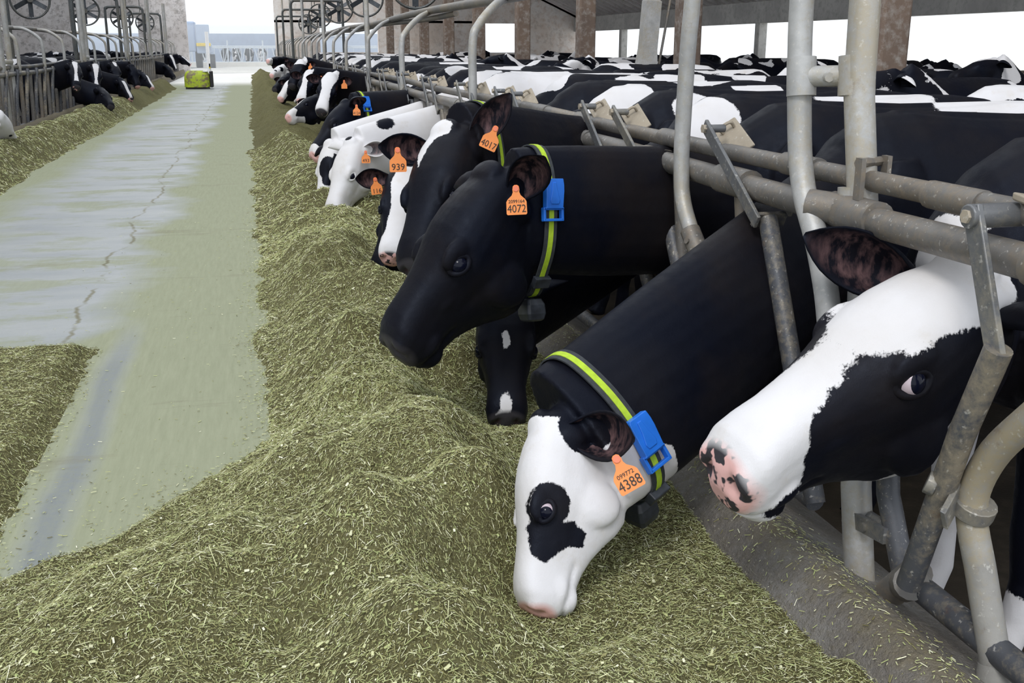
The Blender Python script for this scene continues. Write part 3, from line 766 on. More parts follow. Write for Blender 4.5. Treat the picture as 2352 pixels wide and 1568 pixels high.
EAR_W = [(0, .026, 125), (.12, .040, 118), (.28, .055, 100), (.45, .063, 80), (.62, .060, 66), (.78, .047, 55), (.9, .028, 48), (1, .006, 40)]
def ear_geo(base, d, nrm_, L, k=1.0):
    d = nrm(d); n = nrm(nrm_ - d*(np.asarray(nrm_)@d)); t = np.cross(d, n)
    rings, inn, N = [], [], 9
    for s in np.linspace(0, 1, 13):
        w = np.interp(s, [e[0] for e in EAR_W], [e[1] for e in EAR_W])*k; ph = math.radians(np.interp(s, [e[0] for e in EAR_W], [e[2] for e in EAR_W]))
        R = w/(math.sin(ph) if ph < math.pi/2 else 1); c = base + d*(s*L) + n*(-.02*math.sin(s*math.pi))*k
        al = np.linspace(-ph, ph, N); th = .0075*k*(1-.4*s)
        th = min(th, R*.5)
        def arc(rad, a): return c + t*(np.sin(a)*rad)[:, None] - n*((np.cos(a)-math.cos(ph))*rad)[:, None]
        rings.append(np.vstack([arc(R, al), arc(R-th, al[::-1])])); wgt = np.clip(1.15-np.abs(al/ph)**3*1.4, 0, 1)*min(1, 3*(1-s))
        inn += [0]*N + list(wgt)
    return rings, inn, n
def default_pose(spec):
    pass
def text_mesh(txt, size):
    cu = bpy.data.curves.new('t', 'FONT'); cu.body = txt; cu.size = size; cu.align_x = 'CENTER'; cu.align_y = 'CENTER'; cu.extrude = .0006; cu.resolution_u = 3
    o = bpy.data.objects.new('t', cu); COL.objects.link(o)
    dg = bpy.context.evaluated_depsgraph_get(); me = bpy.data.meshes.new_from_object(o.evaluated_get(dg))
    bpy.data.objects.remove(o); bpy.data.curves.remove(cu); return me
def ear_tag(root, loc0, centre, nor, down, number, small=None, k=1.0):
    """bottle-shaped orange ear tag with its button and number"""
    n = nrm(nor); dn = nrm(np.asarray(down) - n*(np.asarray(down)@n)); s = np.cross(-dn, n)      # s = right when looking at the face
    out = [(-.009, .044), (-.011, .034), (-.010, .026), (-.014, .016), (-.027, .004), (-.0315, -.004), (-.032, -.040), (-.029, -.044),
           (.029, -.044), (.032, -.040), (.0315, -.004), (.027, .004), (.014, .016), (.010, .026), (.011, .034), (.009, .044), (.004, .048), (-.004, .048)]
    F_ = [centre + s*x*k - dn*y*k + n*.0016 for x, y in out]; B_ = [centre + s*x*k - dn*y*k - n*.0016 for x, y in out]
    N = len(out); b = MB(); b.add(F_+B_, [tuple(range(N)), tuple(range(N, 2*N))[::-1]] + [(i, N+i, N+(i+1) % N, (i+1) % N) for i in range(N)])
    loc = centre
    t = b.build('ear_tag', M['tag'], root, smooth=False, loc=loc)
    b = MB(); q = centre - dn*.037*k; b.tube([q, q+n*.005*k], .009*k, 12)
    b.build('tag_button', M['pin'], t)
    for txt, size, yy in ((number, .034, -.026), (small, .0145, -.003)):
        if not txt: continue
        me = text_mesh(txt, size*k); w = max(v.co.x for v in me.vertices)-min(v.co.x for v in me.vertices)
        sx = min(1.0, .058*k/w) if w > 0 else 1
        mt = Matrix([[*(s*sx), 0], [*(-dn), 0], [*n, 0], [0, 0, 0, 1]]); R_ = Matrix.Identity(4)
        for i in range(3):
            R_[i][0], R_[i][1], R_[i][2] = s[i]*sx, -dn[i], n[i]
            R_[i][3] = (-dn*yy*k + n*.0022)[i]
        me.transform(R_); me.materials.append(M['ink'])
        o = bpy.data.objects.new('tag_number', me); COL.objects.link(o); o.parent = t
    return t
def collar(root, loc0, verts, c, axis, up, ang_buckle, width=.046, sensor=True, buckle=True):
    ax = nrm(axis); A = nrm(up - ax*(np.asarray(up)@ax)); B = np.cross(ax, A)
    d = verts - c; h = d@ax; pa, pb = d@A, d@B; r = np.hypot(pa, pb)
    m_ = (np.abs(h) < .03) & (r < .42); th = np.arctan2(pb[m_], pa[m_]); rr = r[m_]
    NB = 48; rad = np.zeros(NB); ib = ((th+np.pi)/(2*np.pi)*NB).astype(int) % NB
    np.maximum.at(rad, ib, rr)
    pts = np.stack([np.cos((np.arange(NB)+.5)/NB*2*np.pi-np.pi)*rad, np.sin((np.arange(NB)+.5)/NB*2*np.pi-np.pi)*rad], 1)
    # convex hull so that the strap bridges hollows
    def hull(P):
        P = P[np.lexsort((P[:, 1], P[:, 0]))]
        def half(Q):
            o = []
            for p in Q:
                while len(o) > 1 and np.cross(o[-1]-o[-2], p-o[-2]) <= 0: o.pop()
                o.append(p)
            return o
        a, b_ = half(P), half(P[::-1]); return np.array(a[:-1]+b_[:-1])
    import warnings; warnings.simplefilter('ignore')
    H = hull(pts); Hc = np.vstack([H, H[:1]]); L = np.r_[0, np.cumsum(np.linalg.norm(np.diff(Hc, axis=0), axis=1))]
    S = np.linspace(0, L[-1], 73)[:-1]; loop = np.stack([np.interp(S, L, Hc[:, i]) for i in (0, 1)], 1)
    for _ in range(2): loop = (np.roll(loop, 1, 0)+2*loop+np.roll(loop, -1, 0))/4
    tang = np.roll(loop, -1, 0)-np.roll(loop, 1, 0); nn = np.stack([tang[:, 1], -tang[:, 0]], 1); nn /= np.linalg.norm(nn, axis=1)[:, None]
    if (nn*loop).sum() < 0: nn = -nn
    to3 = lambda q: c + q[:, :1]*A + q[:, 1:]*B
    d3 = lambda q: q[:, :1]*A + q[:, 1:]*B
    def band(w, o0, o1):
        b = MB(); P0, P1 = to3(loop+nn*o0), to3(loop+nn*o1); k = len(loop)
        v = np.vstack([P0-ax*w/2, P0+ax*w/2, P1+ax*w/2, P1-ax*w/2]); f = []
        for i in range(k):
            j = (i+1) % k
            for q in range(4): f.append((q*k+i, q*k+j, ((q+1) % 4)*k+j, ((q+1) % 4)*k+i))
        b.add(v, f); return b
    loc = c
    cl = band(width, .002, .0065).build('collar', M['strap'], root, loc=loc)
    T = lambda o: o
    T(band(width*.40, .006, .0082).build('lime_stripe', M['lime'], cl))
    P3, N3 = to3(loop+nn*.012), d3(nn); T3 = d3(tang); T3 /= np.linalg.norm(T3, axis=1)[:, None]
    if buckle:
        dirs = loop/np.linalg.norm(loop, axis=1)[:, None]; want = V(math.cos(ang_buckle), math.sin(ang_buckle)); i = int(np.argmax(dirs@want))
        p, n, t = P3[i], N3[i], T3[i]
        if t[2] > 0: t = -t
        b = MB()
        prof = [(-.036, .070), (.024, .070), (.029, .064), (.033, -.022), (.038, -.026), (-.038, -.026), (-.033, -.022), (-.039, .03), (-.039, .05)]
        s_ = ax
        Fv = [p + s_*x - t*y + n*.016 for x, y in prof]; Bv = [p + s_*x*1.04 - t*y*1.02 - n*.006 for x, y in prof]; N = len(prof)
        b.add(Fv+Bv, [tuple(range(N)), tuple(range(N, 2*N))[::-1]] + [(k_, N+k_, N+(k_+1) % N, (k_+1) % N) for k_ in range(N)])
        raised = [p + s_*x - t*y + n*.019 for x, y in ((-.006, .058), (.008, .058), (.011, .03), (.019, .0), (.014, -.012), (-.014, -.012), (-.019, .0), (-.011, .03))]
        low = [q - n*.006 for q in raised]; N2 = 8
        b.add(raised+low, [tuple(range(N2)), tuple(range(N2, 2*N2))[::-1]] + [(k_, N2+k_, N2+(k_+1) % N2, (k_+1) % N2) for k_ in range(N2)])
        e = p + t*.044
        for sx in (-1, 1): b.obox(e + s_*sx*.035, s_*.0045, t*.021, n*.009)
        for st in (-1, 1): b.obox(e + t*st*.018, s_*.039, t*.0045, n*.009)
        T(b.build('blue_buckle', M['blue'], cl, smooth=False, bevel=.002))
    if sensor:
        i = int(np.argmin(P3[:, 2])); 
        p, n, t = P3[i], N3[i], T3[i]; b = MB()
        q = p + n*.042
        side = nrm(np.cross(t, n))
        for (hx, hy, off) in ((.040, .030, -.030), (.044, .034, -.012), (.044, .033, .010), (.034, .026, .028)): pass
        rings = [[q + n*z + side*x*w_ + t*y*w_ for x, y in ((-.038, -.03), (-.03, -.038), (.03, -.038), (.038, -.03), (.038, .03), (.03, .038), (-.03, .038), (-.038, .03))] for z, w_ in ((-.04, .72), (-.02, .95), (.01, 1.0), (.03, .85), (.036, .6))]
        b.loft([np.array(r_) for r_ in rings])
        T(b.build('collar_sensor', M['box'], cl, smooth=False, bevel=.003))
        # keeper block a little up the strap on the camera side
        j = max(range(len(P3)), key=lambda a: -abs(np.linalg.norm(P3[a]-P3[i])-.085) - (.5 if P3[a][1] > P3[i][1] else 0))
        b = MB(); b.obox(P3[j], ax*.031, T3[j]*.019, N3[j]*.012); T(b.build('strap_keeper', M['box'], cl, smooth=False, bevel=.003))
    return cl

def cow(label, bx, by, face=-1, yaw=0.0, P=None, Mz=None, dorsal=None, sb=.94, voxel=.014, ops=(), base='k', seed=1, muzk=.4,
        ears=({}, {}), tags=(), col=None, group=None, gaze=None, eyes=True, generic=False, tongue=None, lidpatch=.05, name='cow', hair=True, earcol='kk', neckdrop=0.18, eu=.285, deep=1.07, iris=72, low=False, muzx=0):
    base0 = V(bx, by, PENZ)
    a = math.pi*(0 if face > 0 else 1) + yaw
    fw = V(math.cos(a), math.sin(a), 0); lf = V(-fw[1], fw[0], 0); up = V(0, 0, 1)
    W = lambda x, y, z: base0 + sb*(x*fw + y*lf + z*up)
    if P is None: P, Mz, dorsal = W(.80, 0, 1.30), W(1.28, 0, .98), fw*.5+up
    P, Mz = np.asarray(P, float), np.asarray(Mz, float)
    u = nrm(Mz-P); dv = np.asarray(dorsal, float); v_ = nrm(dv - u*(dv@u)); Lh = np.linalg.norm(Mz-P)/.612
    u = nrm(Mz + v_*.055*Lh - P); v_ = nrm(dv - u*(dv@u)); w_ = np.cross(v_, u)
    HL = lambda q: P + Lh*(q[0]*u + (q[1]*v_ + q[2]*w_)*deep)
    mb = MB(); th = np.linspace(0, 2*np.pi, 28, endpoint=False); sg = lambda x, p: np.sign(x)*np.abs(x)**p
    # torso
    rings = []
    for (x, top, bot, hw) in ((-1.50, 1.27, 1.02, .10), (-1.47, 1.33, .95, .17), (-1.38, 1.375, .83, .235), (-1.2, 1.395, .70, .285), (-1.0, 1.40, .62, .30), (-.75, 1.385, .57, .325),
                              (-.5, 1.38, .56, .335), (-.25, 1.39, .60, .315), (-.05, 1.41, .65, .27), (.08, 1.40, .69, .235), (.2, 1.33, .74, .20), (.30, 1.20, .80, .155)):
        zc, hh = (top+bot)/2-.02, None
        s, c = np.sin(th), np.cos(th)
        z = np.where(s > 0, zc + (top-zc)*sg(s, .85), zc + (zc-bot)*sg(s, .85)); wd = hw*sg(c, .8)*(1-.38*np.clip(s, 0, 1)**2.0)
        rings.append(np.stack([W(x, wd[i], z[i]) for i in range(len(th))]))
    mb.loft(rings)
    for sgn in (-1, 1):
        mb.ell(W(-1.10, sgn*.215, 1.315), fw*.07*sb, lf*.055*sb, up*.05*sb)          # hook bones
        mb.ell(W(-1.44, sgn*.10, 1.25), fw*.06*sb, lf*.05*sb, up*.07*sb)
        mb.ell(W(.06, sgn*.19, 1.02), fw*.13*sb, lf*.07*sb, up*.26*sb)                # shoulder
    mb.tube([W(x, 0, z) for x, z in ((-1.45, 1.31), (-1.0, 1.365), (-.5, 1.36), (0, 1.38))], .035*sb, 8)
    # neck
    S = W(.0, 0, 1.09); H0 = HL((.035, -.125, 0)); c1 = W(.36, 0, 1.10-neckdrop)
    back = -u*.45 - v_*.55 if not low else -u*.2 - v_*.6 + up*.5
    c2 = H0 + nrm(back + nrm(S-H0)*.9)*.22*np.linalg.norm(H0-S)
    ts = np.linspace(0, 1, 13); NC = []
    for t in ts:
        c = (1-t)**3*S + 3*(1-t)**2*t*c1 + 3*(1-t)*t*t*c2 + t**3*H0
        dd = 3*(1-t)**2*(c1-S) + 6*(1-t)*t*(c2-c1) + 3*t*t*(H0-c2); dd = nrm(dd)
        uu = (1-t)*up + t*nrm(v_*.85+(-u)*.35); uu = nrm(uu - dd*(uu@dd)); ww = np.cross(uu, dd)
        hh = np.interp(t, [0, .35, .7, 1], [.29, .250, .240, .220])*sb; hw = np.interp(t, [0, .35, .7, 1], [.19, .150, .125, .108])*sb
        NC.append((c, dd, uu, ww, hh, hw))
    mb.loft([np.stack([c + uu*hh*sg(np.sin(t_), .9) + ww*hw*sg(np.cos(t_), .9)*(1-.15*max(0, math.sin(t_))) for t_ in th]) for c, dd, uu, ww, hh, hw in NC])
    # head
    rings = []
    for (hu, top, bot, hw) in HEAD:
        vc = top - .32*(top-bot); s, c = np.sin(th), np.cos(th)
        vv = np.where(s > 0, vc + (top-vc)*sg(s, .72), vc + (vc-bot)*sg(s, .85)); dn = np.clip((vc-vv)/(vc-bot), 0, 1)
        kj = np.interp(hu, [0, .25, .42, .55, .62], [.5, .46, .34, .16, .05]); wv = hw*sg(c, .8)*(1-kj*dn**1.3)*(1-.12*np.clip(s, 0, 1)**3)
        rings.append(np.stack([HL((hu, vv[i], wv[i])) for i in range(len(th))]))
    mb.loft(rings)
    E = lambda c, ru, rv, rw: mb.ell(HL(c), u*ru*Lh, v_*rv*Lh*deep, w_*rw*Lh*deep)
    E((.012, .002, 0), .055, .032, .064)
    for sgn in (-1, 1):
        E((eu-.02, -.018, sgn*.094), .060, .034, .019); E((.245, -.175, sgn*.066), .080, .095, .036)
        E((.575, -.068, sgn*.042), .032, .036, .030); E((.37, -.085, sgn*.066), .07, .022, .014); E((.05, -.085, sgn*.08), .045, .05, .03)
        E((.53, -.125, sgn*.048), .05, .03, .022)
    E((.545, -.170, 0), .045, .02, .05)
    # legs, tail, udder
    for sgn in (-1, 1):
        for pts in (((.06, .19, .95, .13), (.04, .19, .74, .09), (.05, .175, .45, .055), (.045, .172, .38, .058), (.05, .17, .24, .036), (.055, .17, .12, .044), (.08, .17, .055, .045), (.11, .17, .0, .058)),
                    ((-1.22, .17, 1.02, .19), (-1.17, .19, .82, .14), (-1.27, .19, .64, .085), (-1.39, .18, .50, .058), (-1.385, .175, .42, .05), (-1.36, .17, .26, .037), (-1.345, .17, .12, .046), (-1.315, .17, .05, .046), (-1.28, .17, .0, .058))):
            mb.tube([W(x, sgn*y, z) for x, y, z, r in pts], [r*sb for x, y, z, r in pts], 12)
    mb.tube([W(-1.47, 0, 1.30), W(-1.55, 0, 1.18), W(-1.57, 0, .95), W(-1.56, .01, .65), W(-1.55, .02, .48)], np.array([.035, .028, .02, .018, .035])*sb, 8)
    mb.ell(W(-1.0, 0, .60), fw*.22*sb, lf*.16*sb, up*.14*sb)
    v, f = remesh(mb, voxel)
    v = smooth_mesh(v, f, 3 if voxel < .012 else 2)
    q = (v-P)/Lh; q = np.stack([q@u, q@v_/deep, q@w_/deep], 1)
    # face detail
    if voxel < .015:
        onh = (q[:, 0] > .12) & (np.abs(q[:, 2]) < .16) & (np.abs(q[:, 1]) < .33)
        dz = np.zeros_like(q)
        for sgn in (-1, 1):
            g = np.exp(-(((q[:, 0]-.598)/.016)**2 + ((q[:, 1]+.072+.25*(np.abs(q[:, 2])-.036))/.020)**2 + ((q[:, 2]-sgn*.036)/.013)**2)); dz[:, 0] -= .022*g; dz[:, 2] -= sgn*.004*g
            g = np.exp(-(((q[:, 0]-eu)/.030)**2 + ((q[:, 1]+.040)/.024)**2 + ((q[:, 2]-sgn*.11)/.05)**2)); dz[:, 2] -= sgn*.008*g
            g = np.exp(-(((q[:, 0]-.33)/.06)**2 + ((q[:, 1]+.135)/.02)**2 + ((q[:, 2]-sgn*.08)/.05)**2)); dz[:, 2] -= sgn*.006*g
            ml = np.exp(-((q[:, 1]+.146+.10*np.clip(.58-q[:, 0], 0, 1))/.0075)**2) * sstep(.42, .46, q[:, 0]) * (q[:, 2]*sgn > .01); dz[:, 2] -= sgn*.008*ml; dz[:, 0] -= .003*ml
        mlf = np.exp(-((q[:, 1]+.146)/.008)**2) * sstep(.585, .6, q[:, 0]); dz[:, 0] -= .008*mlf
        dz[~onh] = 0
        v = v + Lh*(dz[:, :1]*u + dz[:, 1:2]*v_ + dz[:, 2:]*w_)
    nos0 = np.zeros(len(v))
    for sgn in (-1, 1): nos0 = np.maximum(nos0, np.exp(-(((q[:, 0]-.585)/.03)**2 + ((q[:, 1]+.074+.25*(np.abs(q[:, 2])-.036))/.017)**2 + ((q[:, 2]-sgn*.037)/.018)**2)))
    nb = len(v); inner = np.zeros(nb); extra = np.zeros(nb); isx = np.zeros(nb, bool)
    vs, fs, n = [v], [tuple(map(int, r)) for r in f], nb
    # eyelids
    eyes_c = []
    for sgn in (1, -1):
        mm = (np.abs(q[:, 0]-eu) < .02) & (np.abs(q[:, 1]+.040) < .02) & (q[:, 2]*sgn > .03)
        ws = np.abs(q[mm, 2]).max() if mm.any() else .10
        n_ = nrm(.12*u + .25*v_ + sgn*w_); cc = HL((eu, -.040, sgn*(ws-.0178))); eyes_c.append((cc, n_, sgn))
        if voxel < .016:
            e1 = nrm(u - n_*(u@n_)); e1 = nrm(e1 - .25*np.cross(n_, e1)*sgn); e2 = np.cross(n_, e1)
            aa = np.linspace(0, 2*np.pi, 22, endpoint=False); R0 = []
            al = [cc + n_*(.0105+.004*np.cos(t*2)*-1)*Lh + e1*math.cos(t)*.0335*Lh + e2*(sg(math.sin(t), 1.15))*.0215*Lh for t in aa]
            k = 8; lr = .0072*Lh
            ringv = []
            for i, p in enumerate(al):
                tn = nrm(al[(i+1) % 22]-al[i-1]); bb = n_; c3 = np.cross(tn, bb)
                for j in range(k):
                    an = 2*np.pi*j/k; ringv.append(p + lr*(math.cos(an)*bb*.9 + math.sin(an)*c3*1.25))
            ff = [tuple(n + x for x in (i*k+j, i*k+(j+1) % k, ((i+1) % 22)*k+(j+1) % k, ((i+1) % 22)*k+j)) for i in range(22) for j in range(k)]
            vs.append(np.array(ringv)); fs += ff; n += len(ringv); inner = np.r_[inner, np.zeros(len(ringv))]; extra = np.r_[extra, np.full(len(ringv), lidpatch)]; isx = np.r_[isx, np.ones(len(ringv), bool)]
    # ears (0 = the cow's left, 1 = its right)
    einfo = []
    for k_, sgn in ((0, 1), (1, -1)):
        es = ears[k_] or {}
        bse = HL((.045, -.062, sgn*.082)); d = es.get('d', (-.10, -.12, 1.0)); d = nrm(d[0]*u + d[1]*v_ + d[2]*sgn*w_)
        nn_ = es.get('n', (.55, -.55, .0)); nn_ = nn_[0]*u + nn_[1]*v_ + nn_[2]*sgn*w_
        if 'dw' in es: d = nrm(es['dw'])
        if 'nw' in es: nn_ = V(*es['nw'])
        R, inn, en = ear_geo(bse, d, nn_, es.get('L', .215)*Lh, es.get('k', 1.0)*Lh)
        N = len(R[0]); ev = np.vstack(R); ff = [(n+i*N+j, n+i*N+(j+1) % N, n+(i+1)*N+(j+1) % N, n+(i+1)*N+j) for i in range(len(R)-1) for j in range(N)]
        ff.append(tuple(range(n+(len(R)-1)*N, n+len(R)*N)))
        vs.append(ev); fs += ff; n += len(ev); inner = np.r_[inner, np.array(inn)*es.get('pink', 1.0)]
        extra = np.r_[extra, np.full(len(ev), .05 if earcol[k_] == 'k' else -.05)]; isx = np.r_[isx, np.ones(len(ev), bool)]
        einfo.append((bse, d, en, es.get('L', .215)*Lh))
    AV = np.vstack(vs); qa = (AV-P)/Lh; qa = np.stack([qa@u, qa@v_/deep, qa@w_/deep], 1)
    bl = (AV-base0)/sb; bl = np.stack([bl@fw, bl@lf, bl@up], 1)
    # coat pattern as a signed distance: > 0 black, < 0 white
    pat = np.full(len(AV), .06 if base == 'k' else -.06)
    if seed is not None and seed > 1:
        rg = np.random.default_rng(seed)
        for i in range(9):
            c = V(rg.uniform(-1.5, .1), rg.choice((-1, 1))*rg.uniform(.0, .32), rg.uniform(.6, 1.42)); r = rg.uniform(.12, .34, 3)
            s = ell_sdf(bl, c, r); pat = np.minimum(pat, s) if base == 'k' else np.maximum(pat, -s)
    for op in ops:
        colr, kind = op[0], op[1]
        if kind == 'h': s = ell_sdf(qa, op[2], op[3])
        elif kind == 'b': s = ell_sdf(bl, op[2], op[3])
        elif kind == 'w': s = ell_sdf(AV, op[2], op[3])
        elif kind == 'uv':
            s = poly_sdf(qa[:, :2], op[2]); side = op[3] if len(op) > 3 else 0; mw = op[4] if len(op) > 4 else .02
            if side: s = np.maximum(s, mw - side*qa[:, 2])
            s = np.maximum(s, np.abs(qa[:, 2])-.2)
        elif kind == 'uw':
            s = poly_sdf(qa[:, [0, 2]], op[2]); s = np.maximum(s, (op[3] if len(op) > 3 else -.1) - qa[:, 1]); s = np.maximum(s, -.2-qa[:, 1])
        elif kind == 'head':   # whole head in front of a plane across it
            s = np.maximum((op[2]-qa[:, 0]), np.linalg.norm(qa-V(.28, -.1, 0), axis=1)-.42)
        pat = np.minimum(pat, s) if colr == 'w' else np.maximum(pat, -s)
    pat = np.where(isx, extra, pat)
    muz = np.clip(1.25-np.sqrt(((qa[:, 0]-.612)/(.062+muzx))**2 + ((qa[:, 1]+.078)/.062)**2 + (qa[:, 2]/.078)**2)*.62, 0, 1)*(~isx)
    muz = np.clip((muz-.45)*2.2, 0, 1)
    mats = [M['coat_any'] if generic else M['coat']]
    o = mesh_obj(name, AV, fs, None, None, True, base0, mats, None, {'patch': pat, 'muz': muz, 'muzk': np.full(len(AV), muzk), 'inner': inner, 'nos': np.clip(np.r_[nos0, np.zeros(len(AV)-nb)]*2.4-.9, 0, 1)})
    tag(o, label, 'cow', group)
    if eyes:
        for cc, n_, sgn in eyes_c:
            b = MB(); r = .027*Lh; g_ = n_ if gaze is None else nrm(n_ + gaze[0]*u + gaze[1]*v_)
            A_ = nrm(np.cross(g_, V(.3, .5, .8))); B_ = np.cross(g_, A_); b.ell(cc, A_*r, B_*r, g_*r, 20, 14)
            vv = np.vstack(b.v); cosi = math.cos(math.radians(iris)); mi = []
            for q_ in b.f: mi.append(0 if ((vv[list(q_)].mean(0)-cc)/r)@g_ > cosi else 1)
            e = mesh_obj('eye', vv, b.f, None, o, True, cc, [M['iris'], M['sclera']], mi)
    for tg in tags:
        bse, d, en, L = einfo[tg['ear']]
        c = bse + d*L*tg.get('at', .5) + en*tg.get('off', .012) + V(*tg.get('shift', (0, 0, 0)))
        ear_tag(o, base0, c, tg.get('n', en), tg.get('down', V(0, 0, -1)), tg.get('no', ''), tg.get('small'), tg.get('k', 1.0))
    if col:
        i = col.get('i', 11); c, dd, uu, ww, hh, hw = NC[i]
        collar(o, base0, v, c + V(*col.get('shift', (0, 0, 0))), col.get('axis', dd), uu, col.get('ang', -1.0), sensor=col.get('sensor', True), buckle=col.get('buckle', True))
    if tongue is not None:
        b = MB(); p = [HL(t_) for t_ in tongue]; pts = curve_pts(p, 12)
        b.tube(pts, np.interp(np.linspace(0, 1, len(pts)), [0, .6, .9, 1], [.020, .022, .016, .005])*Lh, 12)
        t_ = b.build('tongue', M['tongue'], o, loc=base0)
    return o

# ------------------------------------------------------------------ fans, feed pusher, things in the pen and outside
def fan_proto():
    g = empty('ventilation_fan', (0, 0, 0)); R = .44
    b = MB(); a = np.linspace(0, 2*np.pi, 33)
    for y in (-.07, .07): b.tube([(R*math.cos(t), y, R*math.sin(t)) for t in a], .022, 8, False)
    v = [(R*1.0*math.cos(t), y, R*1.0*math.sin(t)) for t in a[:-1] for y in (-.07, .07)] + [(R*.975*math.cos(t), y, R*.975*math.sin(t)) for t in a[:-1] for y in (-.07, .07)]
    f = []
    for i in range(32):
        j = (i+1) % 32; f += [(2*i, 2*i+1, 2*j+1, 2*j), (64+2*i, 64+2*j, 64+2*j+1, 64+2*i+1)]
    b.add(v, f); b.build('fan_ring', M['fan'], g)
    b = MB(); b.tube([(0, -.10, 0), (0, .12, 0)], .075, 16); b.tube([(0, .1, 0), (0, .28, 0)], .10, 16); b.build('fan_motor', M['fan'], g)
    for i in range(6):
        t = math.pi/6 + i*math.pi/3; d = V(math.cos(t), 0, math.sin(t)); s = V(-math.sin(t), 0, math.cos(t)); b = MB()
        b.obox(d*.235, d*.17, s*.052+V(0, .035, 0), V(0, .006, 0)+s*-.003); b.build('fan_blade', M['fanblade'], g, bevel=.003)
    b = MB(); b.tube([(-R, .05, 0), (R, .05, 0)], .014, 6); b.tube([(0, .05, -R), (0, .05, R)], .014, 6); b.build('fan_stay', M['fan'], g)
    b = MB(); b.tube([(-.2, 0, R*.9), (-.2, 0, R+.9)], .018, 6); b.tube([(.2, 0, R*.9), (.2, 0, R+.9)], .018, 6); b.build('fan_hanger', M['fan'], g)
    return g
fan = fan_proto(); first = True
FANS = [(-4.5, 25.4, 2.29, .9, 'fan cut by the top edge above the left pen'), (-4.5, 33.5, 2.30, .9, 'second fan from the left, hanging beside the left wall opening'),
        (-4.5, 43.0, 2.36, .9, 'third fan from the left, hanging in front of the bright wall opening'), (-4.5, 52.3, 2.37, .9, 'smallest left-hand fan, close to the end wall'),
        (2.86, 18.84, 2.38, 1, 'fan cut by the top edge above the nearest arched tubes'), (2.86, 27.06, 2.46, 1, 'fan half out of the top edge between two right-hand posts'),
        (2.86, 34.97, 2.47, 1, 'fan over the right-hand fence with all six blades showing'), (2.86, 44.15, 2.50, 1, 'smaller fan behind the goal-shaped frames on the right'),
        (2.86, 53.0, 2.35, 1, 'smallest fan over the right-hand fence, beside the end wall')]
for x, y, z, sc_, lab in FANS:
    o = fan if first else copy_tree(fan); first = False
    o.location = (x, y, z); o.scale = (sc_,)*3; o.rotation_euler = (0, 0, .25 if x < 0 else -.15)
    tag(o, 'grey ventilation ' + lab, 'fan', 'ventilation fans over the pens')

def robot():
    c = V(-1.66, 36.2, 0); g = empty('feed_pusher', c, 'dirty lime green feed pushing machine at the far end of the alley', 'feed pusher')
    b = MB(); rr = []
    for z, k in ((.06, 1.0), (.10, 1.0), (.30, 1.0), (.44, .96), (.53, .84), (.57, .70)):
        a = np.linspace(0, 2*np.pi, 32, endpoint=False); s, cc = np.sin(a), np.cos(a)
        rr.append(np.stack([c[0] + .40*k*np.sign(cc)*np.abs(cc)**.45, c[1] + .42*k*np.sign(s)*np.abs(s)**.45, np.full(32, z)], 1))
    b.loft(rr); b.build('shell', M['green'], g)
    b = MB(); b.box((c[0]-.36, c[1]-.38, .0), (c[0]+.36, c[1]+.38, .07)); b.build('skirt', M['rubber'], g, smooth=False)
    b = MB(); b.box((c[0]+.39, c[1]-.28, .05), (c[0]+.49, c[1]+.3, .55)); b.build('side_unit', M['rubber'], g, smooth=False, bevel=.02)
    b = MB(); b.box((c[0]+.20, c[1]-.36, .53), (c[0]+.34, c[1]-.1, .575)); b.build('panel', M['white_paint'], g, smooth=False, bevel=.01)
    b = MB(); b.tube([(c[0]+.42, c[1]-.2, .54), (c[0]+.42, c[1]-.2, .64)], .035, 10); b.build('lamp_base', M['white_paint'], g)
    b = MB(); b.tube([(c[0]+.42, c[1]-.2, .64), (c[0]+.42, c[1]-.2, .69)], .03, 10); b.build('lamp_ring', M['yellow'], g)
    b = MB(); b.tube([(c[0]+.42, c[1]-.2, .69), (c[0]+.42, c[1]-.2, .79)], .025, 10); b.build('warning_lamp', M['rubber'], g)
robot()

def column_leaning():
    g = empty('steel_stanchion', (5.0, 13.4, PENZ), 'grey steel stanchion with braces leaning among the pillars in the pen', 'stanchion')
    b = MB(); p0, p1 = V(4.95, 13.3, PENZ), V(5.30, 13.5, 4.0); d = nrm(p1-p0); s = nrm(np.cross(d, V(0, 1, 0)))
    b.obox((p0+p1)/2, d*(np.linalg.norm(p1-p0)/2), s*.05, V(0, .05, 0)); b.build('upright', M['galv'], g, smooth=False, bevel=.01)
    b = MB(); b.loft([np.array([p0+d*t+s*x*w+V(0, y*w, 0) for x, y in ((-1, -1), (1, -1), (1, 1), (-1, 1))]) for t, w in ((.1, .13), (1.1, .13), (1.5, .10), (2.1, .10), (2.15, .05))]); b.build('foot_sleeve', M['galv'], g, smooth=False)
    b = MB(); b.tube([p0+V(.12, 0, .4), p1+V(.45, 0, 0)], .018, 8); b.build('brace_rod', M['pipe'], g)
    b = MB(); b.obox(p0+d*2.2+s*.02, s*.14, V(0, .02, 0), V(0, 0, .015)); b.build('bracket', M['pipe'], g, smooth=False)
column_leaning()
def pen_rail():
    g = empty('cubicle_rail', (8, 12.5, PENZ), 'horizontal pipe rails fencing the far side of the pen', 'rail')
    for z, r in ((.62, .045), (.86, .05), (.98, .02)):
        b = MB(); b.tube([(7.2, 12.3, z), (16, 12.6, z)], r, 10); b.build('rail', M['pipe'], g)
    for x in (8, 10.2, 12.4, 14.6):
        b = MB(); b.tube([(x, 12.45, PENZ), (x, 12.45, 1.0)], .04, 10); b.build('rail_post', M['pipe'], g)
pen_rail()

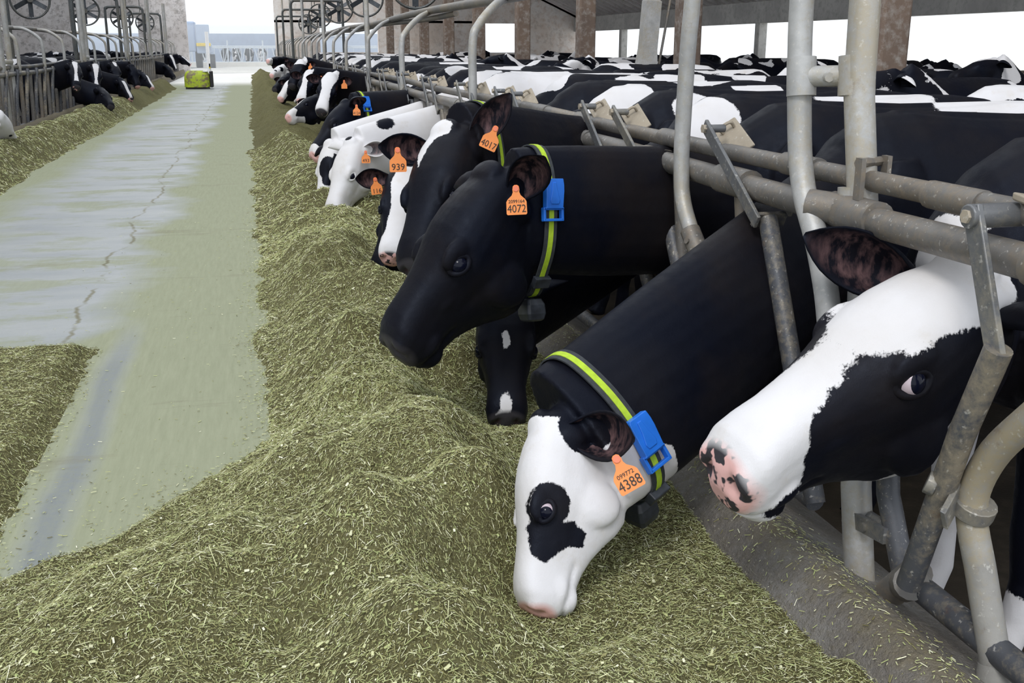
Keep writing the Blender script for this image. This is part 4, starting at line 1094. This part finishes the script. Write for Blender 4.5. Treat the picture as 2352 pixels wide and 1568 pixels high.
def outside():
    y = 78.0
    g = empty('feed_fence', (-1, y, 0), 'pale feed fence of the building outside the far doorway', 'feed fence')
    for z in (1.35, 1.25, .28):
        b = MB(); b.tube([(-9, y, z), (9, y, z)], .04, 8); b.build('rail', M['bluefence'], g)
    for x in np.arange(-8.6, 9, 2.4):
        b = MB(); b.tube([(x, y, 0), (x, y, 1.75)], .05, 8); b.build('post', M['bluefence'], g)
    i = 0
    for x in np.arange(-7.4, 7.4, .6):
        b = MB(); b.tube([(x, y, 1.3), (x+(.25 if i % 2 else -.25), y, .3)], .03, 6); b.tube([(x+.3, y, 1.3), (x+.3, y, .3)], .025, 6); b.build('headlock_bar', M['bluefence'], g); i += 1
    b = MB(); b.box((-14, y+4.5, -.1), (14, y+4.8, 2.25)); struct('wall_outside', b, M['bluepanel'])
    b = MB(); b.box((-12, y-.25, -.05), (12, y+.2, .28)); struct('kerb_outside', b, M['yard'])
    g = empty('post', (-2.15, 60, 0), 'white gate post standing in the far doorway', 'post')
    b = MB(); b.tube([(-2.02, 57.5, -.02), (-2.02, 57.5, 2.0)], .09, 10); b.build('shaft', M['white_paint'], g)
    b = MB(); b.tube([(-2.02, 57.5, 2.0), (-2.02, 57.5, 2.05)], .10, 10); b.build('cap', M['white_paint'], g)
    g = empty('tractor', (-3.6, 76, 0), 'blue-grey tractor parked outside, seen through the far doorway', 'tractor')
    b = MB(); b.box((-4.9, 73.5, 1.0), (-3.3, 75.6, 2.9)); b.build('cab', M['bluepanel'], g, smooth=False, bevel=.08)
    b = MB(); b.box((-3.25, 73.2, .9), (-2.3, 74.4, 1.5)); b.build('bonnet', M['bluepanel'], g, smooth=False, bevel=.08)
    b = MB(); b.box((-3.2, 73.1, 1.45), (-2.4, 73.6, 2.7)); b.build('mast', M['bluepanel'], g, smooth=False, bevel=.04)
    b = MB(); b.box((-3.25, 73.0, 1.35), (-2.35, 73.3, 1.55)); b.build('front_weight', M['yellow'], g, smooth=False, bevel=.03)
    for x, yy, r in ((-4.9, 74.8, .75), (-3.2, 74.8, .75), (-2.35, 73.6, .45)):
        b = MB(); b.tube([(x-.2, yy, r-.05), (x+.2, yy, r-.05)], r, 20); b.build('wheel', M['rubber'], g)
    g = empty('container', (5, 80, 0), 'pale blue container outside the wall opening beyond the cows', 'container')
    b = MB(); b.box((4.6, 76, 0), (6.6, 80, 2.0)); b.build('box', M['bluepanel'], g, smooth=False, bevel=.05)
    b = MB(); b.box((4.5, 75.9, 2.0), (6.7, 80.1, 2.12)); b.build('lid', M['bluefence'], g, smooth=False)
    b = MB(); b.box((-13.9, 70, -.1), (-4.2, 73, 1.55)); struct('wall_yard', b, M['bluepanel'])
    b = MB(); b.box((-11, 58, .0), (9, 69.5, 2.55)); tag(b.build('veil', M['veil'], None, smooth=False), 'added pale veil standing in for glare outside the far doorway', 'veil', None, 'stuff')
outside()

# ------------------------------------------------------------------ the herd
HERO_VOX = .0085 if not QUICK else .013
MID_VOX = .013 if not QUICK else .018
FAR_VOX = .022
def heroes():
    # A: nearest cow with her head through the fence
    cow('cow with white blaze, black eye patch and pink muzzle, nearest on the right', 1.86, 2.16, P=(1.52, 1.97, .825), Mz=(.90, 1.895, .435), dorsal=(-.5, -.22, .8), eu=.25, voxel=HERO_VOX,
        ops=[('w', 'uv', [(-.10, .20), (-.08, -.03), (.02, -.05), (.15, .00), (.30, .02), (.44, -.02), (.475, -.08), (.49, -.13), (.47, -.25), (.75, -.25), (.75, .2)]),
             ('k', 'h', (.52, -.150, .06), (.05, .03, .06)), ('w', 'w', (1.60, 2.02, .95), (.05, .10, .05)), ('w', 'b', (.12, -.20, .42), (.32, .20, .46)), ('w', 'b', (.08, .17, .06), (.12, .1, .15)), ('w', 'h', (.26, -.30, 0), (.14, .035, .09))],
        muzk=.52, ears=({'d': (-.3, -.2, 1), 'k': .9}, {'dw': (-.56, .26, .30), 'nw': (-.5, -.9, .0), 'L': .25}), gaze=(-.38, -.08), iris=56, muzx=.035, seed=1)
    # B: head down in the feed, tag 4388
    cow('white faced cow with one dark eye patch eating with her muzzle in the silage', 1.98, 3.02, P=(.645, 2.36, .405), Mz=(.545, 2.10, .03), dorsal=(-1, .12, .25), voxel=HERO_VOX, eu=.31,
        ops=[('w', 'head', .0), ('w', 'w', (.88, 2.42, .02), (.26, .3, .20)), ('k', 'w', (.86, 2.40, .53), (.18, .22, .21)),
             ('k', 'h', (.290, -.045, .10), (.070, .062, .12)), ('k', 'uv', [(.28, .0), (.33, -.09), (.32, -.13), (.345, -.175), (.385, -.175), (.40, -.12), (.46, -.065), (.445, -.025), (.37, .0)], 1, .0),
             ('k', 'h', (.02, -.12, .09), (.085, .085, .09))],
        muzk=.0, ears=({'dw': (.42, -.60, .12), 'L': .27, 'k': 1.3, 'nw': (-.3, -1, .35)}, {'d': (-.1, -.1, 1)}), gaze=(.42, .0), iris=56, seed=1,
        tags=[dict(ear=0, at=.62, no='4388', small='099772', n=(-.25, -.85, .45), down=(.45, -.1, -.9), shift=(.035, -.05, -.075))],
        col=dict(i=11, ang=-2.0, shift=(.01, 0, -.06)))
    # C: the black cow with the blue buckle
    cow('black-headed cow with blue-buckled collar and tag 4072, reaching over the silage', 1.98, 3.68, P=(.732, 3.33, .907), Mz=(.36, 3.18, .385), dorsal=(-.9, -.22, .5), eu=.30, deep=1.13, voxel=HERO_VOX,
        muzk=1.0, ears=({'dw': (.22, -.50, .50), 'nw': (-.35, -1, -.15), 'L': .21}, {'d': (-.25, -.1, 1)}), seed=1, ops=[('w', 'w', (2.80, 3.5, 1.09), (.26, .3, .09))],
        tags=[dict(ear=0, at=.32, no='4072', small='2099164', n=(-.25, -.95, .15), down=(.05, 0, -1), shift=(-.02, -.03, -.03))], col=dict(i=11, ang=-1.3))
    # D: blaze on the forehead, tags 4017 and 939
    cow('dark cow with white forehead mark and tags in both raised ears', 1.98, 4.88, P=(.70, 3.93, 1.005), Mz=(.505, 3.62, .54), dorsal=(-.68, -.48, .5), voxel=HERO_VOX, eu=.31,
        ops=[('w', 'w', (2.05, 4.65, 1.03), (.13, .2, .1)), ('w', 'uw', [(-.06, -.05), (.0, .05), (.05, .045), (.07, -.0), (.12, -.015), (.21, -.03), (.13, -.065), (.04, -.075)], -.03)],
        muzk=1.0, ears=({'dw': (.35, -.02, .42), 'nw': (-.25, -1, .1), 'L': .25}, {'dw': (-.45, -.05, .06), 'nw': (0, -1, .1), 'L': .23}), seed=1,
        tags=[dict(ear=0, at=.25, no='4017', n=(-.2, -.95, .1), down=(-.35, 0, -.75), shift=(.035, -.03, -.02)), dict(ear=1, at=.42, no='939', n=(0, -1, .1), down=(0, 0, -1), shift=(-.06, -.03, -.035))],
        col=dict(i=11, ang=-.3, sensor=False, buckle=False))
    # E: head hanging between C and the kerb
    cow('black cow with thin white stripe on her face, hidden below the black collared cow', 1.98, 4.28, P=(.88, 3.72, .43), Mz=(.79, 3.32, .05), dorsal=(-.15, -.9, .5), voxel=MID_VOX,
        ops=[('w', 'uw', [(.24, .0), (.26, -.02), (.33, -.012), (.30, .012)], -.03), ('w', 'h', (.55, -.02, -.005), (.05, .03, .022)), ('w', 'h', (.59, -.05, -.02), (.02, .03, .022)), ('w', 'w', (1.86, 4.1, 1.03), (.14, .22, .13)), ('w', 'w', (2.68, 4.15, 1.1), (.30, .3, .09))], muzk=1.0,
        ears=({'dw': (.5, .1, .25)}, {}), seed=1)
    # G: white blaze, pink nose, tag 116
    cow('cow with broad white blaze, pink spotted nose and tag 116', 2.0, 5.56, P=(.80, 5.75, .657), Mz=(.66, 5.43, .225), dorsal=(-.1, -1, .45), voxel=MID_VOX,
        ops=[('w', 'uw', [(.02, -.05), (.0, .05), (.16, .06), (.30, .048), (.45, .06), (.52, .08), (.64, .1), (.64, -.1), (.52, -.08), (.45, -.055), (.30, -.045), (.14, -.07)], -.09), ('w', 'w', (1.90, 5.45, 1.06), (.22, .3, .15)), ('w', 'w', (2.75, 5.5, 1.05), (.14, .5, .3))],
        muzk=.52, ears=({'d': (-.1, -.1, 1)}, {'dw': (-.42, -.1, .02), 'nw': (0, -1, .1), 'L': .22}), seed=1,
        tags=[dict(ear=1, at=.40, no='116', n=(.1, -1, .1), down=(.1, 0, -1), shift=(-.01, -.04, -.035))])
    # H: dark head with the tongue out
    cow('black cow licking the silage with her tongue out', 2.0, 6.25, P=(.80, 5.92, .50), Mz=(.60, 5.62, .11), dorsal=(-.8, -.4, .5), voxel=MID_VOX, muzk=1.0,
        tongue=[(.52, -.13, 0), (.57, -.145, .0), (.60, -.175, .01), (.585, -.205, .015)], ears=({'d': (-.3, -.1, .6)}, {'d': (-.4, -.1, .5)}), seed=7)
    # I: white cow, tag 493
    cow('nearly all-white cow with pink-rimmed eye and half-hidden tag 493', 2.0, 8.45, P=(.70, 8.0, .62), Mz=(.51, 7.78, .10), dorsal=(-.75, -.5, .55), voxel=MID_VOX, base='w', earcol='ww',
        ops=[('k', 'h', (-.02, .03, .0), (.03, .02, .035)), ('k', 'w', atX(905, 292, .98), (.11, .6, .07)), ('k', 'w', atX(922, 296, 1.0), (.03, .5, .03)), ('k', 'w', atX(938, 304, 1.02), (.045, .5, .035)), ('k', 'w', atX(964, 286, 1.12), (.06, .5, .05))],
        muzk=.12, lidpatch=-.03, seed=12, ears=({'dw': (.40, -.25, .05), 'nw': (-.3, -1, 0)}, {'d': (-.2, .1, 1)}),
        tags=[dict(ear=0, at=.4, no='493', n=(-.1, -1, .1), down=(0, 0, -1), shift=(-.05, -.04, -.05))])
    # J: white cow with black eye patch left of I
    cow('white cow with long black eye patch, left of the all-white cow', 2.0, 9.2, P=(.595, 8.85, .54), Mz=(.495, 8.6, .07), dorsal=(-.8, -.45, .4), voxel=MID_VOX, base='w', earcol='wk',
        ops=[('k', 'uv', [(.13, -.01), (.2, .0), (.32, -.03), (.42, -.05), (.46, -.10), (.42, -.13), (.33, -.10), (.22, -.11), (.14, -.08)], 1, .03), ('k', 'h', (.27, .0, .05), (.11, .07, .075)), ('k', 'h', (.36, -.02, .06), (.09, .05, .05)), ('k', 'b', (-.3, .2, 1.1), (.4, .25, .4))], muzk=.15, seed=21)
    # K: black with pink muzzle, tag and collar
    cow('black cow with pale muzzle, orange tag and dark blue buckle', 2.0, 9.95, P=(.79, 9.45, .83), Mz=(.46, 9.2, .40), dorsal=(-.85, -.15, .5), voxel=MID_VOX,
        ops=[('w', 'uv', [(.50, .1), (.52, -.05), (.50, -.10), (.42, -.17), (.40, -.3), (.8, -.3), (.8, .1)]), ('w', 'h', (.30, -.31, .05), (.03, .06, .05)), ('w', 'b', (.42, .17, 1.16), (.05, .1, .10))], muzk=.1, seed=1,
        ears=({'d': (-.3, .0, .8), 'n': (.2, -.3, 1)}, {}), tags=[dict(ear=0, at=.35, no='4124', n=(-.1, -1, .1), shift=(0, -.03, -.03))], col=dict(i=11, ang=-.9, sensor=False))
    specs = [
        # label, by, poll px, muzzle px, X poll, dorsal, ops, seed, muzk, tag
        ('cow with broad white face and black cheeks behind the dark-buckled cow', 11.6, (760, 172), (737, 256), .95, (-.2, -1, .35), [('w', 'uw', [(-.06, -.08), (-.06, .09), (.12, .085), (.28, .055), (.45, .06), (.64, .1), (.64, -.1), (.45, -.06), (.28, -.05), (.12, -.09)], -.13)], 31, .75, True),
        ('cow with black ears, two orange tags and a white muzzle strip', 12.6, (712, 165), (690, 232), .85, (-.3, -1, .35), [('w', 'uw', [(-.05, -.08), (-.05, .05), (.1, .05), (.3, .03), (.64, .08), (.64, -.08), (.3, -.04), (.1, -.06)], -.13)], 32, .5, True),
        ('black and white cow with her pale muzzle low in the silage', 13.4, (725, 222), (657, 268), .86, (-.85, -.3, .5), [('w', 'uv', [(.48, .1), (.44, -.04), (.52, -.10), (.38, -.16), (.40, -.3), (.8, -.3), (.8, .1)]), ('w', 'uw', [(.1, -.1), (.1, .02), (.6, .03), (.6, -.1)], -.05)], 33, .1, False),
        ('pink-nosed cow with white blaze and orange tag over her neighbour', 14.3, (672, 182), (642, 226), .78, (-.6, -.75, .4), [('w', 'uw', [(.02, -.06), (.02, .04), (.3, .05), (.64, .1), (.64, -.1), (.3, -.05)], -.1)], 34, .05, True),
        ('cow with white head top behind the tagged ears', 15.2, (690, 140), (668, 196), .85, (-.5, -.8, .4), [('w', 'h', (.02, .0, 0), (.14, .1, .12))], 35, 1., True),
        ('black-headed cow eating near the end of the row', 16.4, (655, 175), (628, 205), .78, (-.7, -.5, .5), [], 36, 1., False),
        ('white cow with two dark face spots near the end of the row', 18.5, (650, 150), (622, 172), .85, (-.6, -.7, .5), [('w', 'head', .0), ('k', 'h', (.24, -.03, .1), (.06, .06, .1)), ('k', 'h', (.42, -.02, .03), (.04, .05, .04))], 37, .2, False),
        ('cow stretching her pale muzzle highest at the end of the row', 21.0, (646, 133), (614, 138), .9, (-.2, -.3, 1), [('w', 'uv', [(.46, .1), (.46, -.3), (.8, -.3), (.8, .1)])], 38, .1, False),
    ]
    for lab, by, pp, mp, xp, dor, ops, sd, mk, tg in specs:
        P_ = atX(*pp, xp); L = .60; d = ray(*mp); d = d/np.linalg.norm(d); w = CAM-P_; bb = w@d; disc = bb*bb-(w@w-L*L)
        M_ = CAM + d*(-bb - math.sqrt(max(disc, 0))); M_ = P_ + nrm(M_-P_)*min(L, max(.5, np.linalg.norm(M_-P_)))
        cow(lab, 2.0, P_[1]+.25, P=P_, Mz=M_, dorsal=dor, ops=ops, seed=sd, muzk=mk, voxel=FAR_VOX*.8, ears=({'dw': (.8, -.5, .1), 'nw': (0, -1, 0)}, {'dw': (-.8, -.1, .15), 'nw': (0, -1, 0)}),
            tags=[dict(ear=0, at=.45, no='', n=(-.1, -1, .1), shift=(0, -.03, -.03), k=1.1)] if tg else [])
    # the row across the alley
    left = [
        ('white cow lowering her head into the silage at the left edge', (2, 262), (34, 325), -2.75, (.8, -.15, .6), 'w', [], 41, .2),
        ('black cow with narrow white blaze, first of the dark row across the alley', (171, 146), (176, 200), -2.9, (.35, -1, .3), 'k', [('w', 'uw', [(-.03, -.045), (-.03, .045), (.3, .02), (.5, .035), (.5, -.035), (.3, -.02)], -.1)], 42, .7),
        ('black cow with wide white blaze, second of the dark row across the alley', (219, 150), (221, 205), -2.85, (.3, -1, .3), 'k', [('w', 'uw', [(-.03, -.06), (-.03, .06), (.2, .04), (.4, .018), (.62, .05), (.62, -.05), (.4, -.02), (.2, -.04)], -.1)], 43, .6),
        ('all-black cow bending lowest into the silage across the alley', (235, 205), (258, 245), -2.7, (.8, -.5, .5), 'k', [], 1, 1.),
        ('black cow with white face stripe bending beside the lowest one', (277, 182), (302, 228), -2.75, (.5, -.8, .4), 'k', [('w', 'uw', [(.1, -.03), (.1, .03), (.6, .03), (.6, -.03)], -.1)], 45, .5),
        ('black cow with white forehead point across the alley', (262, 146), (272, 190), -2.9, (.5, -.8, .4), 'k', [('w', 'uw', [(-.03, -.05), (-.03, .05), (.15, .02), (.15, -.02)], -.1)], 46, 1.),
        ('black cow with pinkish muzzle in the middle of the left row', (303, 150), (318, 200), -2.85, (.5, -.8, .4), 'k', [], 47, .2),
        ('black cow with slanting white nose stripe, right end of the dark row', (328, 168), (352, 203), -2.8, (.8, -.5, .5), 'k', [('w', 'uw', [(.15, -.03), (.15, .03), (.62, .05), (.62, -.05)], -.1)], 48, .4),
        ('dark cow with white blaze beside the green machine', (392, 128), (405, 160), -2.95, (.5, -.8, .4), 'k', [('w', 'uw', [(-.03, -.05), (-.03, .05), (.6, .03), (.6, -.03)], -.1)], 49, 1.),
        ('dark cow stretching her white-tipped muzzle above the green machine', (412, 128), (440, 148), -2.95, (.6, -.5, .6), 'k', [('w', 'uw', [(.1, -.03), (.1, .03), (.6, .06), (.6, -.06)], -.1)], 50, .3),
        ('black cow lowering her head behind the green machine', (382, 150), (402, 178), -2.85, (.8, -.5, .4), 'k', [], 51, 1.),
    ]
    for lab, pp, mp, xp, dor, bs, ops, sd, mk in left:
        P_ = atX(*pp, xp); L = .60; d = ray(*mp); d = d/np.linalg.norm(d); w = CAM-P_; bb = w@d; disc = bb*bb-(w@w-L*L)
        M_ = CAM + d*(-bb + (1 if sd == 41 else -1)*math.sqrt(max(disc, 0))); M_ = P_ + nrm(M_-P_)*min(L, max(.5, np.linalg.norm(M_-P_)))
        cow(lab, XL-.58, P_[1]+.15, face=1, P=P_, Mz=M_, dorsal=dor, ops=ops, seed=sd if sd > 1 else 1, base=bs, muzk=mk, voxel=FAR_VOX*.85, earcol='ww' if bs == 'w' else 'kk',
            ears=({'dw': (-.4, .8, .1), 'nw': (.5, -.6, 0)}, {'dw': (.2, -.9, .05), 'nw': (.5, -.4, 0)}))
heroes()

ROWY = [o.location.y for o in bpy.data.objects if o.get('category') == 'cow' and o.location.x > 0]; ROWL = [o.location.y for o in bpy.data.objects if o.get('category') == 'cow' and o.location.x < 0]
def herd():
    """cows seen only as backs: four bodies, copied"""
    protos = []
    fwv = lambda a: V(math.cos(a), math.sin(a), 0)
    w = lambda x, y, z: (x*.96, y*.96, PENZ + z*.96)
    for k, (px_, pz_, mx_, mz_) in enumerate(((.78, 1.32, 1.26, 1.02), (.95, .85, 1.20, .36), (.70, 1.45, 1.22, 1.28))):
        o = cow('black and white cow', 0, 0, face=1, P=w(px_, .05*k, pz_), Mz=w(mx_, .1*k-.05, mz_), dorsal=(.4, 0, 1), voxel=.026, eyes=False, generic=True, seed=1, ears=({'d': (-.2, -.1, 1)}, {'d': (-.2, -.1, 1)}))
        protos.append(o)
    used = [False]*3
    def put(k, x, y, ang, label, group, s=1.0):
        if used[k]: o = copy_tree(protos[k])
        else: o = protos[k]; used[k] = True
        o.location = (x, y, PENZ); o.rotation_euler = (0, 0, ang); o.scale = (s, s, s*RNG.uniform(.98, 1.03)); tag(o, label, 'cow', group)
        return o
    rnd = random.Random(5)
    ordn = 'first second third fourth fifth sixth seventh eighth ninth tenth eleventh twelfth thirteenth fourteenth fifteenth sixteenth seventeenth eighteenth nineteenth twentieth'.split()
    y = 11.6; n = 0
    for y in (6.98, 7.7):
        put(1, 2.35, y, math.pi + rnd.uniform(-.06, .06), f'{"nearer" if y < 7 else "farther"} patched cow back over the fence behind the tag 116 cow', 'backs of feeding cows')
    ys = [y for y in np.arange(11.0, 50, .72) if min(abs(y-q) for q in ROWY) > .66]
    for i, y in enumerate(ys[:20]):
        put(1, 2.05, y, math.pi + rnd.uniform(-.1, .1), f'{ordn[i]} small cow back in the far half of the right-hand feeding row', 'backs of feeding cows')
    loose = [(4.3, 5.5, 2.9), (4.6, 7.2, 3.3), (3.9, 8.6, 3.0), (4.9, 9.9, .1), (4.0, 11.3, 3.2), (4.4, 13.0, 2.9), (7.9, 9.4, 3.05), (8.6, 13.2, .15), (6.9, 11.2, 1.9), (5.5, 15.6, 3.2), (7.4, 16.8, .4), (8.9, 18.9, 3.0), (5.0, 18.6, 2.8),
             (7.4, 21.2, 3.3), (10.4, 15.4, .1), (4.6, 21.8, 3.0), (5.2, 25.0, .2), (8.2, 25.2, 3.2), (11.4, 22.0, 2.9), (12.6, 19.0, .2), (4.5, 29.0, 3.1), (8.9, 30.5, .3), (11.7, 28.6, 3.2), (4.4, 32.5, 2.9), (9.6, 36.4, 0), (13.2, 34.2, 3.0), (4.9, 41, 3.1), (8.7, 43.5, .2), (12.2, 42, 3.2)]
    where = ['behind the near rails', 'in the pen behind the arched tubes', 'between the pillars', 'far back in the pen']
    for i, (x, y, a) in enumerate(loose):
        wh = 'in the pen close behind the feed rails' if y < 9 else 'in the pen level with the near pillars' if y < 16 else 'among the middle pillars' if y < 27 else 'in the far depth of the pen'
        put(0 if i % 3 else 2, x, y, a, f'{ordn[i % 20]} {"loose" if i < 20 else "distant"} cow back {wh}', 'loose cows in the right-hand pen', .98)
    ysl = [y for y in np.arange(14.2, 50, 1.05) if min(abs(y-q) for q in ROWL) > .8]
    for i, y in enumerate(ysl[:14]):
        put(0 if i % 2 else 2, XL-1.75-.3*(i % 3), y, rnd.uniform(-.15, .15), f'{ordn[i]} dark cow back above the rails of the left-hand pen', 'backs in the left-hand pen')
    for i, (x, y) in enumerate(((-6.2, 19), (-5.6, 25.5), (-7.0, 31), (-6.1, 38.5), (-7.4, 45))):
        put(0, x, y, rnd.uniform(0, 6), f'{ordn[i]} cow loose behind the left-hand feeding row', 'loose cows in the left-hand pen')
    for i, x in enumerate((-3.0, -1.6, -.9, .0, .9, 2.1, 3.6)):
        o = put(1, x, 79.6, -math.pi/2 + rnd.uniform(-.1, .1), f'{ordn[i]} hazy cow from the left behind the pale fence outside the doorway', 'cows outside the far doorway')
        o.location.z = 0
herd()
build_silage()
